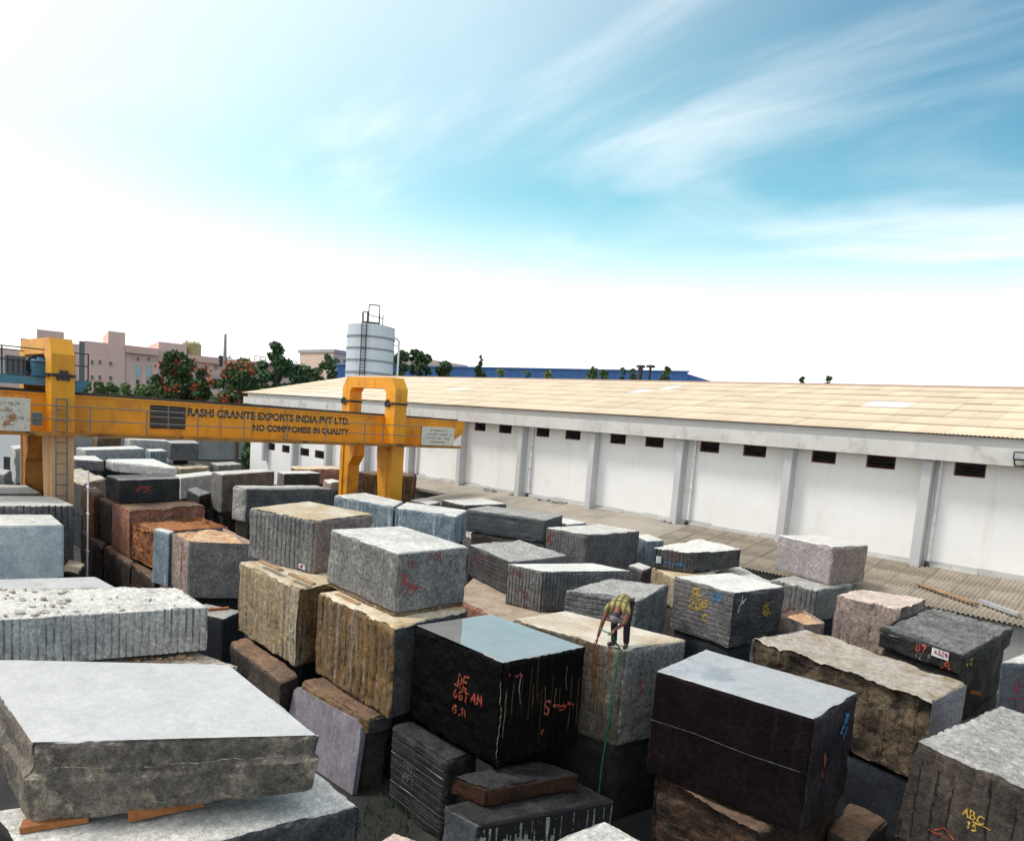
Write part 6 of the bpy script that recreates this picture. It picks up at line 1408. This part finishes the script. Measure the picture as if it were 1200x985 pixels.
# stone chips on the ribbed block
rn = random.Random(3)
def chips(key, n, rect, mat, lab):
    (x0, x1), (y0, y1) = rect; o, _, ls, lt_, h = BSURF[key]; quad, zb, zt = BLOCKS[key]; L, C, Rr, F = [np.array(q) for q in quad]; m = MB()
    for k in range(n):
        s, t = rn.uniform(x0, x1), rn.uniform(y0, y1); p = L * (1 - s) * (1 - t) + C * s * (1 - t) + Rr * s * t + F * (1 - s) * t
        a = rn.uniform(0, 6.28); r_ = rn.uniform(.03, .13); z = zt + .0 + rn.uniform(0, .03); vs = []
        q = rn.randint(4, 6)
        for j in range(q):
            t_ = 2 * math.pi * j / q + rn.uniform(-.3, .3); vs.append((p[0] + r_ * math.cos(t_ + a), p[1] + r_ * .7 * math.sin(t_ + a)))
        tilt = rn.uniform(-.2, .2)
        m.prism(vs, lambda u, v, d: (u, v, z + d + (u - p[0]) * tilt), -.04, rn.uniform(-.01, .012))
    return tag(m.build('stone_chips', MATS[mat]), None, None, None, 'stuff')
chips('II', 46, ((.02, .5), (.05, .95)), 't_warm', ''); chips('II', 10, ((.55, .95), (.1, .9)), 't_pale', '')
chips('HH', 26, ((.35, .8), (.35, .8)), 't_orange', ''); 
# grass tuft in the gap
p = on_z((452, 968), 0.0); rr_ = np.random.RandomState(2); vs = []; fs = []
for k in range(160):
    x, y = p[0] + rr_.uniform(-.9, .6), p[1] + rr_.uniform(-.6, .6); a = rr_.uniform(0, 6.28); hh = rr_.uniform(.1, .3); b = len(vs); d = np.array([math.cos(a), math.sin(a)]) * .012; l = rr_.normal(size=2) * .09
    vs += [(x - d[0], y - d[1], 0), (x + d[0], y + d[1], 0), (x + l[0], y + l[1], hh)]; fs.append((b, b + 1, b + 2))
tag(mesh_obj('grass', vs, fs, MATS['grass_blade']), 'green grass growing in the dark gap between the stacks', 'grass', None, 'stuff')

# ------------------------------------------------------------------ the man
simple('skin', (0.17, 0.055, 0.036), 0.55, var=0.08, scale=8.0)
simple('trousers', (0.008, 0.009, 0.013), 0.8)
simple('shoe', (0.03, 0.03, 0.035), 0.6)
simple('cap_grey', (0.20, 0.17, 0.165), 0.8)
simple('hair', (0.02, 0.016, 0.014), 0.7)
simple('hose_green', (0.012, 0.17, 0.085), 0.45)
mm, t, b = newmat('plaid')
v = N(t, 'ShaderNodeTexCoord').outputs['Object']
sp = N(t, 'ShaderNodeSeparateXYZ'); K(t, v, sp.inputs[0])
def band(sock, f, off, lo): return RAMP(t, MATH(t, 'FRACT', MATH(t, 'ADD', MATH(t, 'MULTIPLY', sock, f), off)), lo, lo + .04, smooth=False)
c = MIX(t, MATH(t, 'MULTIPLY', band(sp.outputs[0], 9.0, .1, .56), .8), (0.36, 0.29, 0.10), (0.055, 0.045, 0.015)); c = MIX(t, MATH(t, 'MULTIPLY', band(sp.outputs[1], 9.0, .3, .56), .8), c, (0.07, 0.06, 0.02))
K(t, c, b.inputs['Base Color']); b.inputs['Roughness'].default_value = .85
quadB, zbB, ztB = BLOCKS['man']
zt_man = ztB - .012
pm = on_z((725.5, 757.5), zt_man)
mf = Vector((-pm[0], -pm[1], 0)).normalized(); mf = Matrix.Rotation(R(-14), 3, 'Z') @ mf       # facing: towards the near edge
man = empty('person', (pm[0], pm[1], zt_man), math.atan2(mf.y, mf.x) - math.pi / 2)
tag(man, 'person in yellow plaid shirt and dark trousers bending over, holding a green hose', 'person')
# local axes: +Y faces forward, +X is image left, Z up
def skin_mesh(name, verts, edges, radii, mat, sub=2, root=0):
    me = bpy.data.meshes.new(name); me.from_pydata(verts, edges, []); o = bpy.data.objects.new(name, me); COL.objects.link(o)
    md = o.modifiers.new('skin', 'SKIN'); md.use_smooth_shade = True; md.branch_smoothing = .6
    for i, r_ in enumerate(radii):
        sv_ = me.skin_vertices[0].data[i]; sv_.radius = (r_, r_) if not isinstance(r_, tuple) else r_; sv_.use_root = (i == root)
    ms = o.modifiers.new('sub', 'SUBSURF'); ms.levels = sub; ms.render_levels = sub
    dg = bpy.context.evaluated_depsgraph_get(); dg.update(); m2 = bpy.data.meshes.new_from_object(o.evaluated_get(dg)); bpy.data.objects.remove(o)
    m2.name = name; m2.materials.clear(); m2.materials.append(MATS[mat]); m2.polygons.foreach_set('use_smooth', [True] * len(m2.polygons))
    o = bpy.data.objects.new(name, m2); COL.objects.link(o); o.parent = man; return o
PEL, SP1, SP2, CH, NK, HD0, HD1 = (0, -.17, .87), (0, -.06, .95), (0, .10, .955), (0, .24, .90), (0, .36, .84), (.01, .44, .76), (.02, .50, .66)
SHl, ELl, WRl = (.20, .29, .86), (.27, .40, .56), (.33, .45, .24)       # image-left arm, reaching down
SHr, ELr, WRr = (-.19, .29, .85), (-.17, .44, .62), (.00, .50, .47)      # image-right arm, bent
HPl, KNl, ANl = (.10, -.16, .84), (.13, .06, .47), (.12, -.04, .09)
HPr, KNr, ANr = (-.10, -.17, .84), (-.12, .02, .47), (-.13, -.04, .09)
TOl, TOr = (.20, .14, .035), (-.14, .15, .035)
bv = [PEL, SP1, SP2, CH, NK, HD0, HD1, SHl, ELl, WRl, SHr, ELr, WRr, HPl, KNl, ANl, HPr, KNr, ANr, TOl, TOr]
be = [(0, 1), (1, 2), (2, 3), (3, 4), (4, 5), (5, 6), (3, 7), (7, 8), (8, 9), (3, 10), (10, 11), (11, 12), (0, 13), (13, 14), (14, 15), (0, 16), (16, 17), (17, 18), (15, 19), (18, 20)]
br = [.12, .11, .105, .10, .05, .085, .078, .065, .045, .03, .065, .045, .03, .085, .06, .042, .085, .06, .042, .035, .035]
body = skin_mesh('body', bv, be, br, 'skin')
def hand(wr, tip_dir, side, name='hand'):
    """palm and five fingers, curled"""
    w = Vector(wr); d = Vector(tip_dir).normalized(); s_ = Vector(side).normalized(); n_ = d.cross(s_)
    q = MB(); pc = w + d * .05
    for k, (o_, ln) in enumerate(((-.030, .065), (-.010, .078), (.011, .074), (.031, .058))):
        a = w + d * .085 + s_ * o_; b_ = a + d * ln * .55 + n_ * ln * .12; c_ = b_ + d * ln * .3 + n_ * ln * .38
        q.tube(w + s_ * o_ * .6, a, .013, 8, .011); q.tube(a, b_, .011, 8, .0095); q.tube(b_, c_, .0095, 8, .007)
    a = w + d * .03 + s_ * .03; b_ = a + d * .03 + s_ * .035 + n_ * .02; q.tube(w + d * .01, a, .014, 8, .012); q.tube(a, b_, .012, 8, .009); q.tube(b_, b_ + d * .03 + n_ * .015, .009, 8, .007)
    return q.build(name, MATS['skin'], man)
hand(WRl, (.05, .1, -1), (0, 1, 0)); hand(WRr, (.5, .45, -.8), (-.8, .5, 0))
skin_mesh('shirt', [PEL, SP1, SP2, (0, .22, .915), (0, .375, .835), SHl, (.245, .345, .70), SHr, (-.185, .37, .72)], [(0, 1), (1, 2), (2, 3), (3, 4), (3, 5), (5, 6), (3, 7), (7, 8)], [.155, .15, .158, .17, .125, .098, .08, .098, .08], 'plaid')
skin_mesh('trousers', [(0, -.16, .86), HPl, KNl, (.12, -.035, .05), HPr, KNr, (-.13, -.035, .05)], [(0, 1), (1, 2), (2, 3), (0, 4), (4, 5), (5, 6)], [.145, .10, .078, .065, .10, .078, .065], 'trousers')
for an, to in ((ANl, TOl), (ANr, TOr)):
    skin_mesh('shoe', [(an[0], an[1] - .05, .045), (an[0], an[1], .055), ((an[0] + to[0]) / 2, (an[1] + to[1]) / 2, .05), (to[0], to[1], .042)], [(0, 1), (1, 2), (2, 3)], [.04, .048, .046, .04], 'shoe')
hd = Vector(HD0).lerp(Vector(HD1), .55); ax = (Vector(HD1) - Vector(HD0)).normalized()
def ellipsoid(q, c, rx, ry, rz, rot, n=14, half=None):
    vs = []; fs = []; rows = n // 2
    for i in range(rows + 1):
        th = math.pi * i / rows
        for j in range(n):
            ph = 2 * math.pi * j / n; vs.append(Vector(c) + rot @ Vector((rx * math.sin(th) * math.cos(ph), ry * math.sin(th) * math.sin(ph), rz * math.cos(th))))
    for i in range(rows):
        for j in range(n): fs.append((i * n + j, i * n + (j + 1) % n, (i + 1) * n + (j + 1) % n, (i + 1) * n + j))
    q.add(vs, fs, True)
rot = Vector((0, 0, 1)).rotation_difference(ax).to_matrix()
q = MB(); ellipsoid(q, hd + ax * .035 + Vector((0, .01, .012)), .094, .100, .088, rot); q.build('cap', MATS['cap_grey'], man)
q = MB(); ellipsoid(q, hd + ax * .0 + Vector((0, .055, .055)) * .2, .090, .094, .105, rot); q.build('hair', MATS['hair'], man)
face_n = Vector((0, .35, -.55)).normalized()
q = MB(); fc = hd + face_n * .085; ellipsoid(q, fc + ax * .0, .013, .016, .022, rot, 8); q.build('nose', MATS['skin'], man)
for s_ in (-1, 1):
    q = MB(); ellipsoid(q, hd + Vector((s_ * .088, 0, 0)), .012, .02, .03, rot, 8); q.build('ear', MATS['skin'], man)
    q = MB(); ellipsoid(q, hd + face_n * .083 + Vector((s_ * .032, 0, 0)) + ax * .03, .012, .008, .008, rot, 8); q.build('eye', MATS['hair'], man)
q = MB(); q.bar(hd + face_n * .084 + Vector((-.025, 0, 0)) - ax * .04, hd + face_n * .084 + Vector((.025, 0, 0)) - ax * .04, .008, .008); q.build('mouth', MATS['paint_maroon'], man)
# green hose from the hand over the edge and down the face of the block
mw = Matrix.Translation(man.location) @ Matrix.Rotation(man.rotation_euler.z, 4, 'Z')
h0 = mw @ Vector((.20, .48, .40)); h1 = mw @ (Vector(WRr) + Vector((.035, .05, -.06)))
o_, surf, ls, lt_, hB = BSURF['man']
u_edge = ls * .958
pts = [mw @ Vector((.30, .44, .42)), h0, h1]
def arc(a, b, n, sag):
    return [Vector(a).lerp(Vector(b), k / n) + Vector((0, 0, -sag * 4 * (k / n) * (1 - k / n))) for k in range(1, n + 1)]
top = surf(0, [u_edge], [0.02])[0] + np.array([0, -.03, .03])
pts += arc(h1, top, 5, .02)
for k in range(1, 12):
    dn = hB * k / 11 * .98; u = u_edge - .10 * k / 11 + .01 * math.sin(k)
    P_ = surf(0, [u], [dn])[0] + np.array([0, -.035, 0]); pts.append(Vector(P_))
last = pts[-1]
pts += [last + Vector((0, -.05, -.5)), last + Vector((.02, -.10, -1.1)), Vector((last.x + .03, last.y - .15, .04))]
m = MB(); m.path(pts, .015, 8)
for p_ in pts[1:-1]: ellipsoid(m, p_, .015, .015, .015, Matrix.Identity(3), 8)
tag(m.build('hose', MATS['hose_green']), 'thin green hose hanging from the man down the face of his block', 'hose')
